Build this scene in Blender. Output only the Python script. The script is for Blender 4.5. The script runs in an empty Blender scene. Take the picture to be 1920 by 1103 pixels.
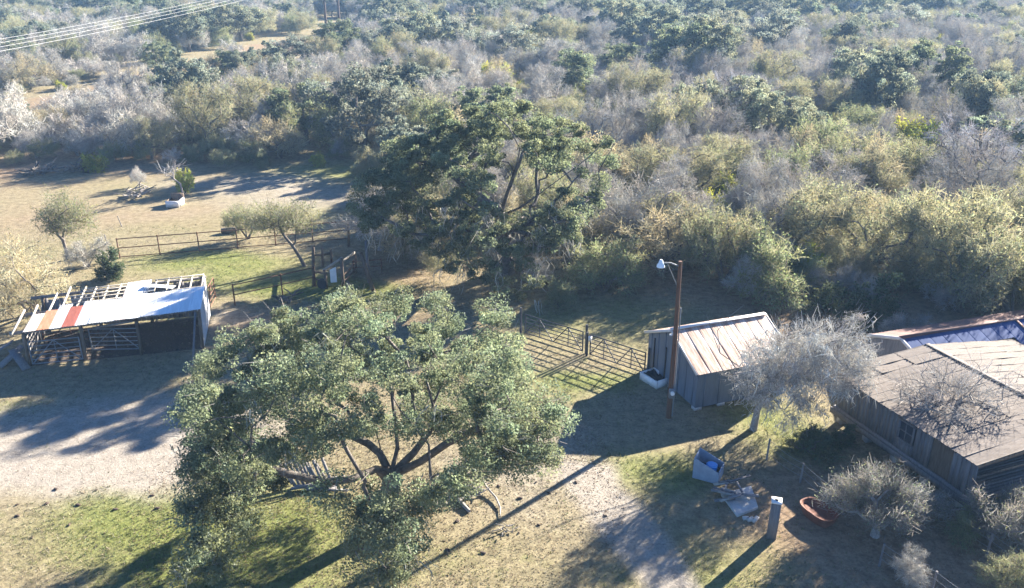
import bpy, math, random
import numpy as np
from mathutils import Vector, Matrix, Quaternion

# ------------------------------------------------------------------ camera, sky, sun, exposure
scene = bpy.context.scene
H = 20.0; PITCH = math.radians(22.5); FPX = 1600.0
cam = bpy.data.cameras.new('camera'); camo = bpy.data.objects.new('camera', cam)
scene.collection.objects.link(camo); scene.camera = camo
cam.sensor_fit = 'HORIZONTAL'; cam.sensor_width = 36.0; cam.lens = 36.0*FPX/1920.0
cam.clip_start = 0.5; cam.clip_end = 6000
camo.location = (0, 0, H); camo.rotation_euler = (math.pi/2-PITCH, 0, 0)

SUN_EL = math.radians(21.5); SUN_AZ = math.radians(45.5)      # azimuth from +Y towards +X
world = bpy.data.worlds.new('World'); scene.world = world; world.use_nodes = True
wn = world.node_tree.nodes; wl = world.node_tree.links
sky = wn.new('ShaderNodeTexSky'); sky.sky_type = 'NISHITA'; sky.sun_disc = False
sky.sun_elevation = SUN_EL; sky.sun_rotation = SUN_AZ
sky.air_density = 0.75; sky.dust_density = 0.0; sky.ozone_density = 8.0; sky.altitude = 300
wl.new(sky.outputs[0], wn['Background'].inputs[0]); wn['Background'].inputs[1].default_value = 0.05
sl = bpy.data.lights.new('sun', 'SUN'); sl.energy = 5.0; sl.angle = math.radians(0.55); sl.color = (1.0, 0.92, 0.80)
so = bpy.data.objects.new('sun', sl); scene.collection.objects.link(so)
S = Vector((math.sin(SUN_AZ)*math.cos(SUN_EL), math.cos(SUN_AZ)*math.cos(SUN_EL), math.sin(SUN_EL)))
so.rotation_euler = S.to_track_quat('Z', 'Y').to_euler(); so.location = S*60
scene.view_settings.view_transform = 'Standard'; scene.view_settings.look = 'None'
scene.view_settings.exposure = 2.68; scene.view_settings.gamma = 1.0
scene.view_settings.use_curve_mapping = False
scene.render.engine = 'CYCLES'
scene.cycles.max_bounces = 6; scene.cycles.diffuse_bounces = 3; scene.cycles.transmission_bounces = 4
scene.cycles.transparent_max_bounces = 8; scene.cycles.volume_bounces = 0

# ------------------------------------------------------------------ survey helpers (photo point -> place on the ground)
cp, sp = math.cos(PITCH), math.sin(PITCH)
def ray(u, v):
    a = (u-960)/FPX; b = -(v-551.5)/FPX
    return np.array([a, cp+b*sp, -sp+b*cp])
def G(u, v, z=0.0):
    d = ray(u, v); t = (z-H)/d[2]
    return np.array([d[0]*t, d[1]*t, z])
def AT(u, v, y):
    d = ray(u, v); t = y/d[1]
    return np.array([d[0]*t, y, H+d[2]*t])
def proj(p):
    p = np.atleast_2d(np.asarray(p, float))
    zc = p[:, 1]*cp-(p[:, 2]-H)*sp; yc = p[:, 1]*sp+(p[:, 2]-H)*cp
    return 960+FPX*p[:, 0]/zc, 551.5-FPX*yc/zc
def inpoly(u, v, poly):
    u = np.asarray(u, float); v = np.asarray(v, float)
    r = np.zeros(u.shape, bool); n = len(poly)
    for i in range(n):
        x0, y0 = poly[i]; x1, y1 = poly[(i+1) % n]
        c = ((y0 > v) != (y1 > v)) & (u < (x1-x0)*(v-y0)/((y1-y0) if y1 != y0 else 1e-9)+x0)
        r ^= c
    return r

# ------------------------------------------------------------------ object helpers
COL = scene.collection
def tag(o, label=None, cat=None, group=None, kind=None):
    if label: o['label'] = label
    if cat: o['category'] = cat
    if group: o['group'] = group
    if kind: o['kind'] = kind
    return o
def empty(name, loc, label=None, cat=None, group=None):
    o = bpy.data.objects.new(name, None); COL.objects.link(o); o.location = tuple(loc)
    o.empty_display_size = 0.3
    return tag(o, label, cat, group)

class MB:
    def __init__(self): self.v = []; self.f = []; self.c = []; self.n = 0
    def add(self, v, f, c=None):
        v = np.asarray(v, float).reshape(-1, 3); f = np.asarray(f, int)
        self.v.append(v); self.f.append(f+self.n); self.n += len(v)
        if c is None: c = np.ones((len(v), 3))
        c = np.asarray(c, float)
        if c.ndim == 1: c = np.tile(c, (len(v), 1))
        self.c.append(c)
    def mesh(self, name, mat=None, smooth=False, off=None):
        me = bpy.data.meshes.new(name)
        v = np.concatenate(self.v); c = np.concatenate(self.c)
        if off is not None: v = v-np.asarray(off, float)
        idx = np.concatenate([f.ravel() for f in self.f]).astype(np.int32)
        sz = np.concatenate([np.full(len(f), f.shape[1], np.int32) for f in self.f])
        st = np.concatenate([[0], np.cumsum(sz)[:-1]]).astype(np.int32)
        me.vertices.add(len(v)); me.vertices.foreach_set('co', v.astype(np.float32).ravel())
        me.loops.add(len(idx)); me.loops.foreach_set('vertex_index', idx)
        me.polygons.add(len(sz)); me.polygons.foreach_set('loop_start', st); me.polygons.foreach_set('loop_total', sz)
        if smooth: me.polygons.foreach_set('use_smooth', np.ones(len(sz), bool))
        a = me.attributes.new('Col', 'FLOAT_COLOR', 'POINT')
        a.data.foreach_set('color', np.hstack([c, np.ones((len(c), 1))]).astype(np.float32).ravel())
        me.update(calc_edges=True)
        if mat: me.materials.append(mat)
        return me
    def build(self, name, mat, parent=None, smooth=False):
        off = np.array(parent_world(parent)) if parent else None
        o = bpy.data.objects.new(name, self.mesh(name, mat, smooth, off)); COL.objects.link(o)
        if parent: o.parent = parent
        return o
def parent_world(p):
    v = Vector((0, 0, 0))
    while p: v += p.location; p = p.parent
    return v
def frame(p0, p1, up=(0, 0, 1)):
    d = np.asarray(p1, float)-np.asarray(p0, float); L = np.linalg.norm(d); d = d/L
    u = np.asarray(up, float)
    if abs(np.dot(d, u)) > 0.98: u = np.array([1.0, 0, 0]) if abs(d[0]) < .9 else np.array([0, 1.0, 0])
    s = np.cross(d, u); s /= np.linalg.norm(s); u = np.cross(s, d)
    return d, s, u, L
BOXF = [[0, 3, 2, 1], [4, 5, 6, 7], [0, 1, 5, 4], [1, 2, 6, 5], [2, 3, 7, 6], [3, 0, 4, 7]]
def m_bar(mb, p0, p1, w, h, up=(0, 0, 1), taper=1.0):
    d, s, u, L = frame(p0, p1, up); p0 = np.asarray(p0, float); p1 = np.asarray(p1, float)
    q = [(-.5, -.5), (.5, -.5), (.5, .5), (-.5, .5)]
    v = [p0+s*a*w+u*b*h for a, b in q]+[p1+s*a*w*taper+u*b*h*taper for a, b in q]
    mb.add(v, BOXF)
def m_box(mb, c, size, rz=0, bev=0.0):
    c = np.asarray(c, float); x, y, z = np.asarray(size)/2
    cs, sn = math.cos(rz), math.sin(rz)
    v = np.array([(-x, -y, -z), (x, -y, -z), (x, y, -z), (-x, y, -z), (-x, -y, z), (x, -y, z), (x, y, z), (-x, y, z)])
    v = np.c_[v[:, 0]*cs-v[:, 1]*sn, v[:, 0]*sn+v[:, 1]*cs, v[:, 2]]
    mb.add(v+c, BOXF)
def m_tube(mb, pts, radii, sides=6, col=None, cap=True):
    pts = np.asarray(pts, float); n = len(pts); radii = np.broadcast_to(np.asarray(radii, float), (n,))
    tan = np.gradient(pts, axis=0); tan /= np.linalg.norm(tan, axis=1)[:, None]+1e-9
    ref = np.array([0.0, 0, 1]) if abs(tan[0, 2]) < .9 else np.array([1.0, 0, 0])
    s = np.cross(tan, ref); s /= np.linalg.norm(s, axis=1)[:, None]+1e-9
    for i in range(1, n):
        if np.dot(s[i], s[i-1]) < 0: s[i] = -s[i]
    t = np.cross(s, tan)
    a = np.linspace(0, 2*math.pi, sides, endpoint=False)
    ring = pts[:, None, :]+radii[:, None, None]*(np.cos(a)[None, :, None]*s[:, None, :]+np.sin(a)[None, :, None]*t[:, None, :])
    i = np.arange(n-1)[:, None]*sides; j = np.arange(sides)[None, :]; k = (j+1) % sides
    f = np.stack([i+j, i+k, i+sides+k, i+sides+j], -1).reshape(-1, 4)
    mb.add(ring.reshape(-1, 3), f, col)
    if cap:
        mb.add(ring[-1], [list(range(sides))], col); mb.add(ring[0], [list(range(sides))[::-1]], col)
def bar(name, p0, p1, w, h, mat, parent, up=(0, 0, 1), taper=1.0):
    mb = MB(); m_bar(mb, p0, p1, w, h, up, taper); return mb.build(name, mat, parent)
def pipe(name, p0, p1, r, mat, parent, sides=8):
    mb = MB(); m_tube(mb, [p0, p1], r, sides); return mb.build(name, mat, parent, True)
def inst(name, me, origin, ax, ay, parent):
    o = bpy.data.objects.new(name, me); COL.objects.link(o); o.parent = parent
    X = Vector(ax).normalized(); Y = Vector(ay); Z = X.cross(Y).normalized(); Y = Z.cross(X)
    o.rotation_mode = 'QUATERNION'
    o.rotation_quaternion = Matrix((X, Y, Z)).transposed().to_quaternion()
    o.location = Vector(origin)-parent_world(parent)
    return o
def corrugated(w, l, ribs, amp, th=0.004, name='sheet', mat=None, nl=2, rng=None, warp=0.0):
    n = ribs*2+1; x = np.linspace(-w/2, w/2, n); zz = amp*((np.arange(n) % 2)*2-1)
    ys = np.linspace(0, l, nl); mb = MB()
    top = np.array([[xx, yy, z] for yy in ys for xx, z in zip(x, zz)])
    if rng is not None and warp: top[:, 2] += warp*rng.standard_normal(len(top))*0.3+warp*np.sin(top[:, 1]*2+rng.random()*6)
    bot = top.copy(); bot[:, 2] -= th
    f = [[r*n+i, r*n+i+1, (r+1)*n+i+1, (r+1)*n+i] for r in range(nl-1) for i in range(n-1)]
    mb.add(top, f); mb.add(bot, [q[::-1] for q in f])
    return mb.mesh(name, mat)

# ------------------------------------------------------------------ materials
def newmat(name):
    m = bpy.data.materials.new(name); m.use_nodes = True; nt = m.node_tree
    return m, nt, nt.nodes['Principled BSDF']
def ramp(nt, src, stops):
    r = nt.nodes.new('ShaderNodeValToRGB'); nt.links.new(src, r.inputs[0])
    e = r.color_ramp.elements
    while len(e) < len(stops): e.new(0.5)
    for k, (p, c) in enumerate(stops): e[k].position = p; e[k].color = (*c, 1)
    return r
def noise(nt, scale, detail=4, rough=.6, coord='Object', stretch=(1, 1, 1)):
    tc = nt.nodes.new('ShaderNodeTexCoord'); mp = nt.nodes.new('ShaderNodeMapping'); mp.inputs['Scale'].default_value = stretch
    nt.links.new(tc.outputs[coord], mp.inputs[0])
    n = nt.nodes.new('ShaderNodeTexNoise'); n.inputs['Scale'].default_value = scale
    n.inputs['Detail'].default_value = detail; n.inputs['Roughness'].default_value = rough
    nt.links.new(mp.outputs[0], n.inputs['Vector']); return n
def pm(name, stops, scale=3, rough=.8, metal=0, bump=.3, stretch=(1, 1, 1), var=.25, bscale=None):
    m, nt, b = newmat(name); n = noise(nt, scale, 6, .65, 'Object', stretch)
    r = ramp(nt, n.outputs[0], stops)
    oi = nt.nodes.new('ShaderNodeObjectInfo'); mr = nt.nodes.new('ShaderNodeMapRange')
    mr.inputs[3].default_value = 1-var; mr.inputs[4].default_value = 1+var
    nt.links.new(oi.outputs['Random'], mr.inputs[0])
    h = nt.nodes.new('ShaderNodeHueSaturation'); nt.links.new(r.outputs[0], h.inputs['Color']); nt.links.new(mr.outputs[0], h.inputs['Value'])
    nt.links.new(h.outputs[0], b.inputs['Base Color'])
    b.inputs['Roughness'].default_value = rough; b.inputs['Metallic'].default_value = metal
    n2 = noise(nt, bscale or scale*6, 3, .6, 'Object', stretch); bp = nt.nodes.new('ShaderNodeBump')
    bp.inputs['Strength'].default_value = bump; bp.inputs['Distance'].default_value = 0.02
    nt.links.new(n2.outputs[0], bp.inputs['Height']); nt.links.new(bp.outputs[0], b.inputs['Normal'])
    return m
def foliage(name, trans=.3, var=.2, rough=.6):
    m, nt, b = newmat(name); nt.nodes.remove(b); out = nt.nodes['Material Output']
    at = nt.nodes.new('ShaderNodeAttribute'); at.attribute_name = 'Col'
    oi = nt.nodes.new('ShaderNodeObjectInfo'); mr = nt.nodes.new('ShaderNodeMapRange')
    mr.inputs[3].default_value = 1-var; mr.inputs[4].default_value = 1+var
    nt.links.new(oi.outputs['Random'], mr.inputs[0])
    h = nt.nodes.new('ShaderNodeHueSaturation'); nt.links.new(at.outputs['Color'], h.inputs['Color']); nt.links.new(mr.outputs[0], h.inputs['Value'])
    d = nt.nodes.new('ShaderNodeBsdfDiffuse'); t = nt.nodes.new('ShaderNodeBsdfTranslucent')
    g = nt.nodes.new('ShaderNodeBsdfGlossy'); g.inputs['Roughness'].default_value = .6; g.inputs['Color'].default_value = (.8, .85, .9, 1)
    nt.links.new(h.outputs[0], d.inputs[0]); nt.links.new(h.outputs[0], t.inputs[0])
    x = nt.nodes.new('ShaderNodeMixShader'); x.inputs[0].default_value = trans
    nt.links.new(d.outputs[0], x.inputs[1]); nt.links.new(t.outputs[0], x.inputs[2])
    y = nt.nodes.new('ShaderNodeMixShader'); y.inputs[0].default_value = .02
    nt.links.new(x.outputs[0], y.inputs[1]); nt.links.new(g.outputs[0], y.inputs[2])
    nt.links.new(y.outputs[0], out.inputs[0]); return m
M = {}
M['leaf'] = foliage('oak_leaf', .55); M['twig'] = foliage('twig', .12, .15); M['fine_leaf'] = foliage('fine_leaf', .45)
M['moss'] = foliage('hanging_moss', .15); M['grass'] = foliage('grass_blade', .3)
M['bark'] = pm('bark', [(.3, (.07, .055, .045)), (.7, (.20, .175, .15))], 5, .95, 0, .8)
M['pale_bark'] = pm('pale_bark', [(.3, (.16, .14, .125)), (.7, (.33, .30, .27))], 6, .95, 0, .7)
M['pole_wood'] = pm('pole_wood', [(.3, (.075, .035, .02)), (.7, (.16, .08, .045))], 4, .9, 0, .5, (6, 6, .5), .05)
M['grey_wood'] = pm('grey_wood', [(.25, (.11, .10, .10)), (.75, (.25, .235, .225))], 3, .9, 0, .5, (6, 6, .6))
M['brown_wood'] = pm('brown_wood', [(.3, (.09, .06, .04)), (.7, (.22, .16, .11))], 3, .9, 0, .5, (5, 5, .6))
M['pale_wood'] = pm('pale_wood', [(.3, (.25, .22, .18)), (.7, (.42, .38, .32))], 3, .9, 0, .4, (3, 3, 3))
M['rust_pipe'] = pm('rusted_pipe', [(.3, (.075, .04, .027)), (.7, (.20, .10, .055))], 6, .85, .2, .3)
M['dark_pipe'] = pm('dark_pipe', [(.3, (.03, .035, .045)), (.7, (.09, .09, .10))], 6, .6, .5, .2)
M['white_sheet'] = pm('bleached_sheet', [(.3, (.62, .63, .62)), (.62, (.78, .78, .76)), (.85, (.55, .45, .38))], 1.3, .45, .25, .15, (4, .6, 1), .16)
M['rust_sheet'] = pm('orange_rusted_sheet', [(.3, (.36, .14, .07)), (.55, (.50, .22, .12)), (.8, (.60, .44, .34))], 2, .8, .1, .2, (3, .8, 1), .05)
M['red_sheet'] = pm('red_rusted_sheet', [(.3, (.20, .05, .035)), (.7, (.32, .095, .06))], 3, .8, .1, .2, (3, .8, 1), .05)
M['pink_sheet'] = pm('part_rusted_sheet', [(.35, (.80, .76, .72)), (.6, (.75, .58, .46)), (.8, (.60, .32, .18))], 1.6, .6, .15, .2, (4, .7, 1), .05)
M['shed_roof'] = pm('shed_roof_metal', [(.30, (.22, .10, .06)), (.45, (.38, .25, .18)), (.60, (.52, .44, .38)), (.8, (.62, .57, .53))], 1.1, .55, .2, .15, (3.5, .7, 1), .08)
M['shed_wall'] = pm('shed_wall_paint', [(.3, (.095, .12, .155)), (.7, (.15, .18, .22))], 1.5, .6, .1, .15, (3, 3, .5), .06)
M['trim'] = pm('pale_trim', [(.3, (.60, .56, .52)), (.7, (.80, .77, .73))], 3, .7, 0, .2, var=.05)
M['house_roof'] = pm('house_roof', [(.25, (.08, .062, .05)), (.5, (.135, .11, .092)), (.75, (.19, .165, .145))], 2.2, .95, 0, .6, (2, 1, 1), .08, 9)
M['blue_roof'] = pm('blue_grey_roof', [(.3, (.025, .055, .16)), (.7, (.04, .075, .20))], 1.2, .95, 0, .1, (3, .6, 1), .05)
M['red_trim'] = pm('red_trim', [(.3, (.13, .055, .04)), (.7, (.21, .10, .075))], 3, .8, 0, .2, var=.05)
M['concrete'] = pm('concrete', [(.3, (.34, .33, .31)), (.7, (.52, .50, .47))], 5, .9, 0, .4, var=.05)
M['rust_tub'] = pm('rust_tub', [(.3, (.085, .026, .016)), (.6, (.18, .06, .032)), (.8, (.24, .11, .06))], 3, .8, .2, .3, var=.03)
M['grey_metal'] = pm('grey_metal', [(.3, (.15, .16, .17)), (.7, (.26, .27, .28))], 3, .55, .3, .2, var=.05)
M['white_paint'] = pm('white_paint', [(.3, (.62, .61, .59)), (.7, (.80, .79, .77))], 4, .6, 0, .2, var=.04)
M['black'] = pm('black_rubber', [(.3, (.012, .012, .014)), (.7, (.03, .03, .033))], 4, .8, 0, .4, var=.05)
M['blue_plastic'] = pm('blue_plastic', [(.3, (.04, .22, .55)), (.7, (.07, .30, .65))], 3, .4, 0, .05, var=.02)
M['dark'] = pm('dark_interior', [(.3, (.025, .02, .018)), (.7, (.05, .04, .034))], 3, .9, 0, .2, var=.05)
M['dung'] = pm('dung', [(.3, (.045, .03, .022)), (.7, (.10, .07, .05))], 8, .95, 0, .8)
M['glass'] = pm('window_glass', [(.3, (.03, .035, .045)), (.7, (.06, .065, .08))], 2, .12, 0, .05, var=.03)
M['wire'] = pm('wire', [(.3, (.20, .20, .20)), (.7, (.32, .31, .30))], 3, .6, .3, .1, var=.05)
M['bin_paint'] = pm('blue_grey_bin', [(.3, (.20, .25, .32)), (.7, (.30, .36, .44))], 3, .6, .1, .2, var=.03)
M['pylon_wood'] = pm('pylon_wood', [(.3, (.05, .03, .022)), (.7, (.11, .06, .04))], 4, .9, 0, .4, (5, 5, .5), .05)
M['power_wire'] = pm('power_wire', [(.3, (.28, .28, .29)), (.7, (.36, .36, .36))], 3, .7, 0, .05, var=.05)
M['insulator'] = pm('lamp_glass', [(.3, (.6, .65, .68)), (.7, (.8, .84, .86))], 3, .25, 0, .05, var=.03)

# ------------------------------------------------------------------ ground: one sheet, colour zones of grass, dry grass and soil
ZONES = [  # photo point, half-size in metres (x, y), channel 0 green / 1 pale bare / 2 orange soil, weight
 (300, 985, 4.5, 2.6, 0, 1.0), (470, 1010, 3, 2.5, 0, .7), (240, 915, 3, 1.0, 0, .6), (590, 1060, 3, 1.5, 0, .5),
 (480, 500, 6, 2.6, 0, .5), (560, 540, 6, 2.0, 0, .8), (660, 545, 2, 1.6, 0, .9), (400, 490, 5, 2, 0, .6),
 (1230, 870, 2.4, 1.3, 0, .8), (1120, 730, 2.6, 1.5, 0, .8), (1470, 790, 2.6, 2.4, 0, .9), (1330, 1010, 2.5, 2.0, 0, .5),
 (640, 325, 7, 5, 0, .8), (540, 395, 6, 4, 0, .55), (20, 770, 3, 1.2, 0, .6), (1280, 1080, 3, 1.2, 0, .45), (340, 590, 4, 1, 0, .4), (1050, 730, 3, 1.2, 0, .3),
 (250, 355, 6, 3, 0, .30), (300, 425, 6, 3, 0, .28), (60, 470, 6, 3, 0, .28), (120, 335, 6, 2, 0, .25), (1560, 1000, 6, 4, 2, .6), (1700, 1060, 6, 4, 2, .6), (1480, 900, 3, 3, 2, .35), (1100, 600, 7, 4, 0, .5), (860, 1040, 3, 1.0, 0, .25),  # yard soil spots: brown in place of green, also standing in for shadow there
 (80, 850, 7, 3.2, 1, .75), (230, 800, 6, 2.6, 1, .55), (60, 920, 4, 1.6, 1, .6), (300, 890, 4, 1.4, 1, .55), (340, 830, 3, 1.5, 1, .5),
 (1060, 830, 2.3, 1.9, 1, .5), (1250, 760, 3, 2.5, 1, .25), (960, 880, 3.5, 1.5, 1, .4), (1000, 950, 3, 1.5, 1, .25), (470, 345, 9, 3.5, 1, .55), (600, 375, 8, 3.5, 1, .5),
 (160, 430, 9, 5, 1, .12), (430, 400, 8, 4, 1, .12), (400, 610, 2.5, 2.0, 2, .55), (430, 585, 2.0, 1.5, 1, .5), (470, 600, 3, 1.6, 2, .5), (740, 520, 3, 3, 2, .55),
 (90, 410, 9, 5, 2, .38), (400, 405, 6, 4, 2, .48), (60, 320, 12, 6, 2, .85), (250, 290, 12, 5, 2, .6),
 (640, 240, 30, 12, 2, .3), (1300, 560, 8, 4, 2, .35), (1650, 610, 7, 5, 2, .75), (1720, 660, 7, 4, 2, .5), (1480, 450, 25, 20, 2, .3), (700, 600, 6, 3, 2, .3),
]
TRACK = [[(1090, 880), (1130, 930), (1165, 985), (1210, 1050), (1250, 1130)], [(1150, 880), (1175, 925), (1200, 970), (1240, 1030), (1290, 1120)], [(1060, 880), (1085, 920), (1110, 975), (1145, 1050), (1180, 1130)]]
CLEARING = [(0, 205), (150, 165), (240, 140), (360, 118), (440, 92), (520, 74), (640, 70), (650, 92), (590, 102), (470, 108), (380, 128), (270, 152), (180, 182), (0, 232)]
def segdist(x, y, pl):
    d = np.full(x.shape, 1e9)
    P = [G(*q)[:2] for q in pl]
    for a, b in zip(P[:-1], P[1:]):
        ab = b-a; t = np.clip(((x-a[0])*ab[0]+(y-a[1])*ab[1])/ab.dot(ab), 0, 1)
        d = np.minimum(d, np.hypot(x-a[0]-t*ab[0], y-a[1]-t*ab[1]))
    return d
_zr = np.random.RandomState(5)
_wk = _zr.uniform(-1, 1, (14, 2)); _wk *= (np.array([.12, .17, .25, .35, .5, .6, .8, 1.0, 1.3, 1.7, .2, .4, .9, 1.5])*1.2/np.linalg.norm(_wk, axis=1))[:, None]; _wp = _zr.uniform(0, 6.28, 14)
def wob(x, y, s=0):
    r = 0*x
    for k in range(14): r = r+np.sin(_wk[k, 0]*x+_wk[k, 1]*y+_wp[k]+s*1.7*k)/(1+.12*k)
    return r/4.0
def zone_values(x, y):
    ch = [np.zeros(x.shape) for _ in range(3)]
    wx = x+1.1*wob(x, y, 1); wy = y+1.1*wob(x, y, 2)
    for (u, v, rx, ry, c, w) in ZONES:
        g = G(u, v); d = ((wx-g[0])/rx)**2+((wy-g[1])/ry)**2
        ch[c] = ch[c]+w*np.exp(-d*.9)
    for pl in TRACK[:2]: ch[1] = ch[1]+.95*np.exp(-(segdist(wx*.5+x*.5, wy*.5+y*.5, pl)/.6)**2)
    ch[0] = ch[0]*(1-np.clip(ch[1]*.5, 0, .8))
    pu, pv = proj(np.stack([x.ravel(), np.maximum(y.ravel(), 12), np.zeros(x.size)], 1))
    cl = inpoly(pu, pv, CLEARING).reshape(x.shape) & (y > 60)
    ch[2] = np.where(cl, .75, ch[2])
    far = np.clip((y-60)/40, 0, 1)
    ch[0] = ch[0]+.10*far*(wob(x, y, 3) > .2)
    return [np.clip(c, 0, 1) for c in ch]
xs = np.unique(np.concatenate([np.linspace(-1500, -200, 14), np.linspace(-200, -40, 60), np.linspace(-40, 40, 220), np.linspace(40, 200, 60), np.linspace(200, 1500, 14)]))
ys = np.unique(np.concatenate([np.linspace(-300, 10, 8), np.linspace(10, 75, 200), np.linspace(75, 350, 120), np.linspace(350, 1800, 12)]))
X, Y = np.meshgrid(xs, ys); zv = zone_values(X, Y)
mb = MB(); nx = len(xs); ii = (np.arange(len(ys)-1)[:, None]*nx+np.arange(nx-1)[None, :]).ravel()
mb.add(np.stack([X.ravel(), Y.ravel(), 0*X.ravel()], 1), np.stack([ii, ii+1, ii+nx+1, ii+nx], 1), np.stack([c.ravel() for c in zv], 1))
gm, nt, b = newmat('pasture_ground')
at = nt.nodes.new('ShaderNodeAttribute'); at.attribute_name = 'Col'
se = nt.nodes.new('ShaderNodeSeparateColor'); nt.links.new(at.outputs['Color'], se.inputs[0])
n1 = noise(nt, .35, 6, .62); n2 = noise(nt, 2.2, 6, .7); n3 = noise(nt, 9, 5, .75)
def mixc(f, a, bb):
    m = nt.nodes.new('ShaderNodeMix'); m.data_type = 'RGBA'; nt.links.new(f, m.inputs[0])
    nt.links.new(a, m.inputs[6]); nt.links.new(bb, m.inputs[7]); return m.outputs[2]
def mathn(op, a, bb=None, val=None, clamp=False):
    m = nt.nodes.new('ShaderNodeMath'); m.operation = op; m.use_clamp = clamp; nt.links.new(a, m.inputs[0])
    if bb is not None: nt.links.new(bb, m.inputs[1])
    if val is not None: m.inputs[1].default_value = val
    return m.outputs[0]
dry = ramp(nt, n2.outputs[0], [(.28, (.155, .127, .076)), (.48, (.275, .23, .138)), (.62, (.345, .29, .175)), (.8, (.42, .365, .24))])
grn = ramp(nt, n2.outputs[0], [(.28, (.09, .11, .03)), (.5, (.20, .22, .065)), (.72, (.31, .30, .12))])
bare = ramp(nt, n2.outputs[0], [(.3, (.28, .24, .195)), (.55, (.39, .345, .285)), (.8, (.47, .43, .37))])
org = ramp(nt, n2.outputs[0], [(.3, (.18, .12, .075)), (.55, (.33, .235, .15)), (.8, (.42, .325, .225))])
def blend(chan, gain, base, col, bias=0.5, amp=1.3):
    k = mathn('SUBTRACT', n1.outputs[0], val=bias); k = mathn('MULTIPLY', k, val=amp)
    j = mathn('SUBTRACT', n3.outputs[0], val=.5); j = mathn('MULTIPLY', j, val=1.1); k = mathn('ADD', k, j)
    q = mathn('MULTIPLY', chan, val=gain); s = mathn('ADD', q, k)
    s = mathn('MULTIPLY', s, mathn('MULTIPLY', chan, val=2.5, clamp=True), clamp=True)
    return mixc(s, base, col)
wn_ = noise(nt, .9, 5, .6)
base0 = mixc(mathn('MULTIPLY', mathn('SUBTRACT', wn_.outputs[0], val=.57), val=2.5, clamp=True), dry.outputs[0], grn.outputs[0])
c_ = blend(se.outputs[2], 1.1, base0, org.outputs[0]); c_ = blend(se.outputs[0], 1.15, c_, grn.outputs[0]); c_ = blend(se.outputs[1], 1.15, c_, bare.outputs[0])
sp_ = ramp(nt, n3.outputs[0], [(.30, (.38, .38, .38)), (.45, (.72, .72, .72)), (.7, (.92, .92, .92))])
mm = nt.nodes.new('ShaderNodeMix'); mm.data_type = 'RGBA'; mm.blend_type = 'MULTIPLY'; mm.inputs[0].default_value = 1
nt.links.new(c_, mm.inputs[6]); nt.links.new(sp_.outputs[0], mm.inputs[7]); nt.links.new(mm.outputs[2], b.inputs['Base Color'])
b.inputs['Roughness'].default_value = .95; b.inputs['Specular IOR Level'].default_value = .1
bp = nt.nodes.new('ShaderNodeBump'); bp.inputs['Strength'].default_value = .7; bp.inputs['Distance'].default_value = .06
nt.links.new(n3.outputs[0], bp.inputs['Height']); nt.links.new(bp.outputs[0], b.inputs['Normal'])
tag(mb.build('ground', gm), kind='structure')

# ------------------------------------------------------------------ tree kit
def rand_dirs(rng, n):
    d = rng.standard_normal((n, 3)); return d/np.linalg.norm(d, axis=1)[:, None]
def m_leaves(mb, rng, pts, size, cols, flat=0.0, aspect=.55, nrm=None):
    n = len(pts); a = rand_dirs(rng, n); bdir = rand_dirs(rng, n)
    if nrm is not None: bdir = bdir+nrm*1.3
    if flat: bdir[:, 2] += flat
    bdir /= np.linalg.norm(bdir, axis=1)[:, None]
    a = a-bdir*(a*bdir).sum(1)[:, None]; a /= np.linalg.norm(a, axis=1)[:, None]+1e-9
    c = np.cross(a, bdir); s = (size*rng.uniform(.65, 1.35, n))[:, None]
    v = np.stack([pts-a*s, pts+c*s*aspect, pts+a*s, pts-c*s*aspect], 1).reshape(-1, 3)
    mb.add(v, np.arange(4*n).reshape(n, 4), np.repeat(cols, 4, 0))
def m_twigs(mb, rng, p0, p1, w, cols):
    n = len(p0); d = p1-p0; s = np.cross(d, rand_dirs(rng, n)); s /= np.linalg.norm(s, axis=1)[:, None]+1e-9
    w = (np.broadcast_to(w, (n,)))[:, None]
    v = np.stack([p0-s*w*.5, p0+s*w*.5, p1+s*w*.25, p1-s*w*.25], 1).reshape(-1, 3)
    mb.add(v, np.arange(4*n).reshape(n, 4), np.repeat(cols, 4, 0))
def vcol(rng, n, base, dv=.25, dh=.08):
    base = np.asarray(base, float); k = rng.uniform(1-dv, 1+dv, (n, 1)); h = rng.uniform(-dh, dh, (n, 1))
    return np.clip(base*k*np.hstack([1+h*1.5, 1+0*h, 1-h]), 0, 1)
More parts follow.
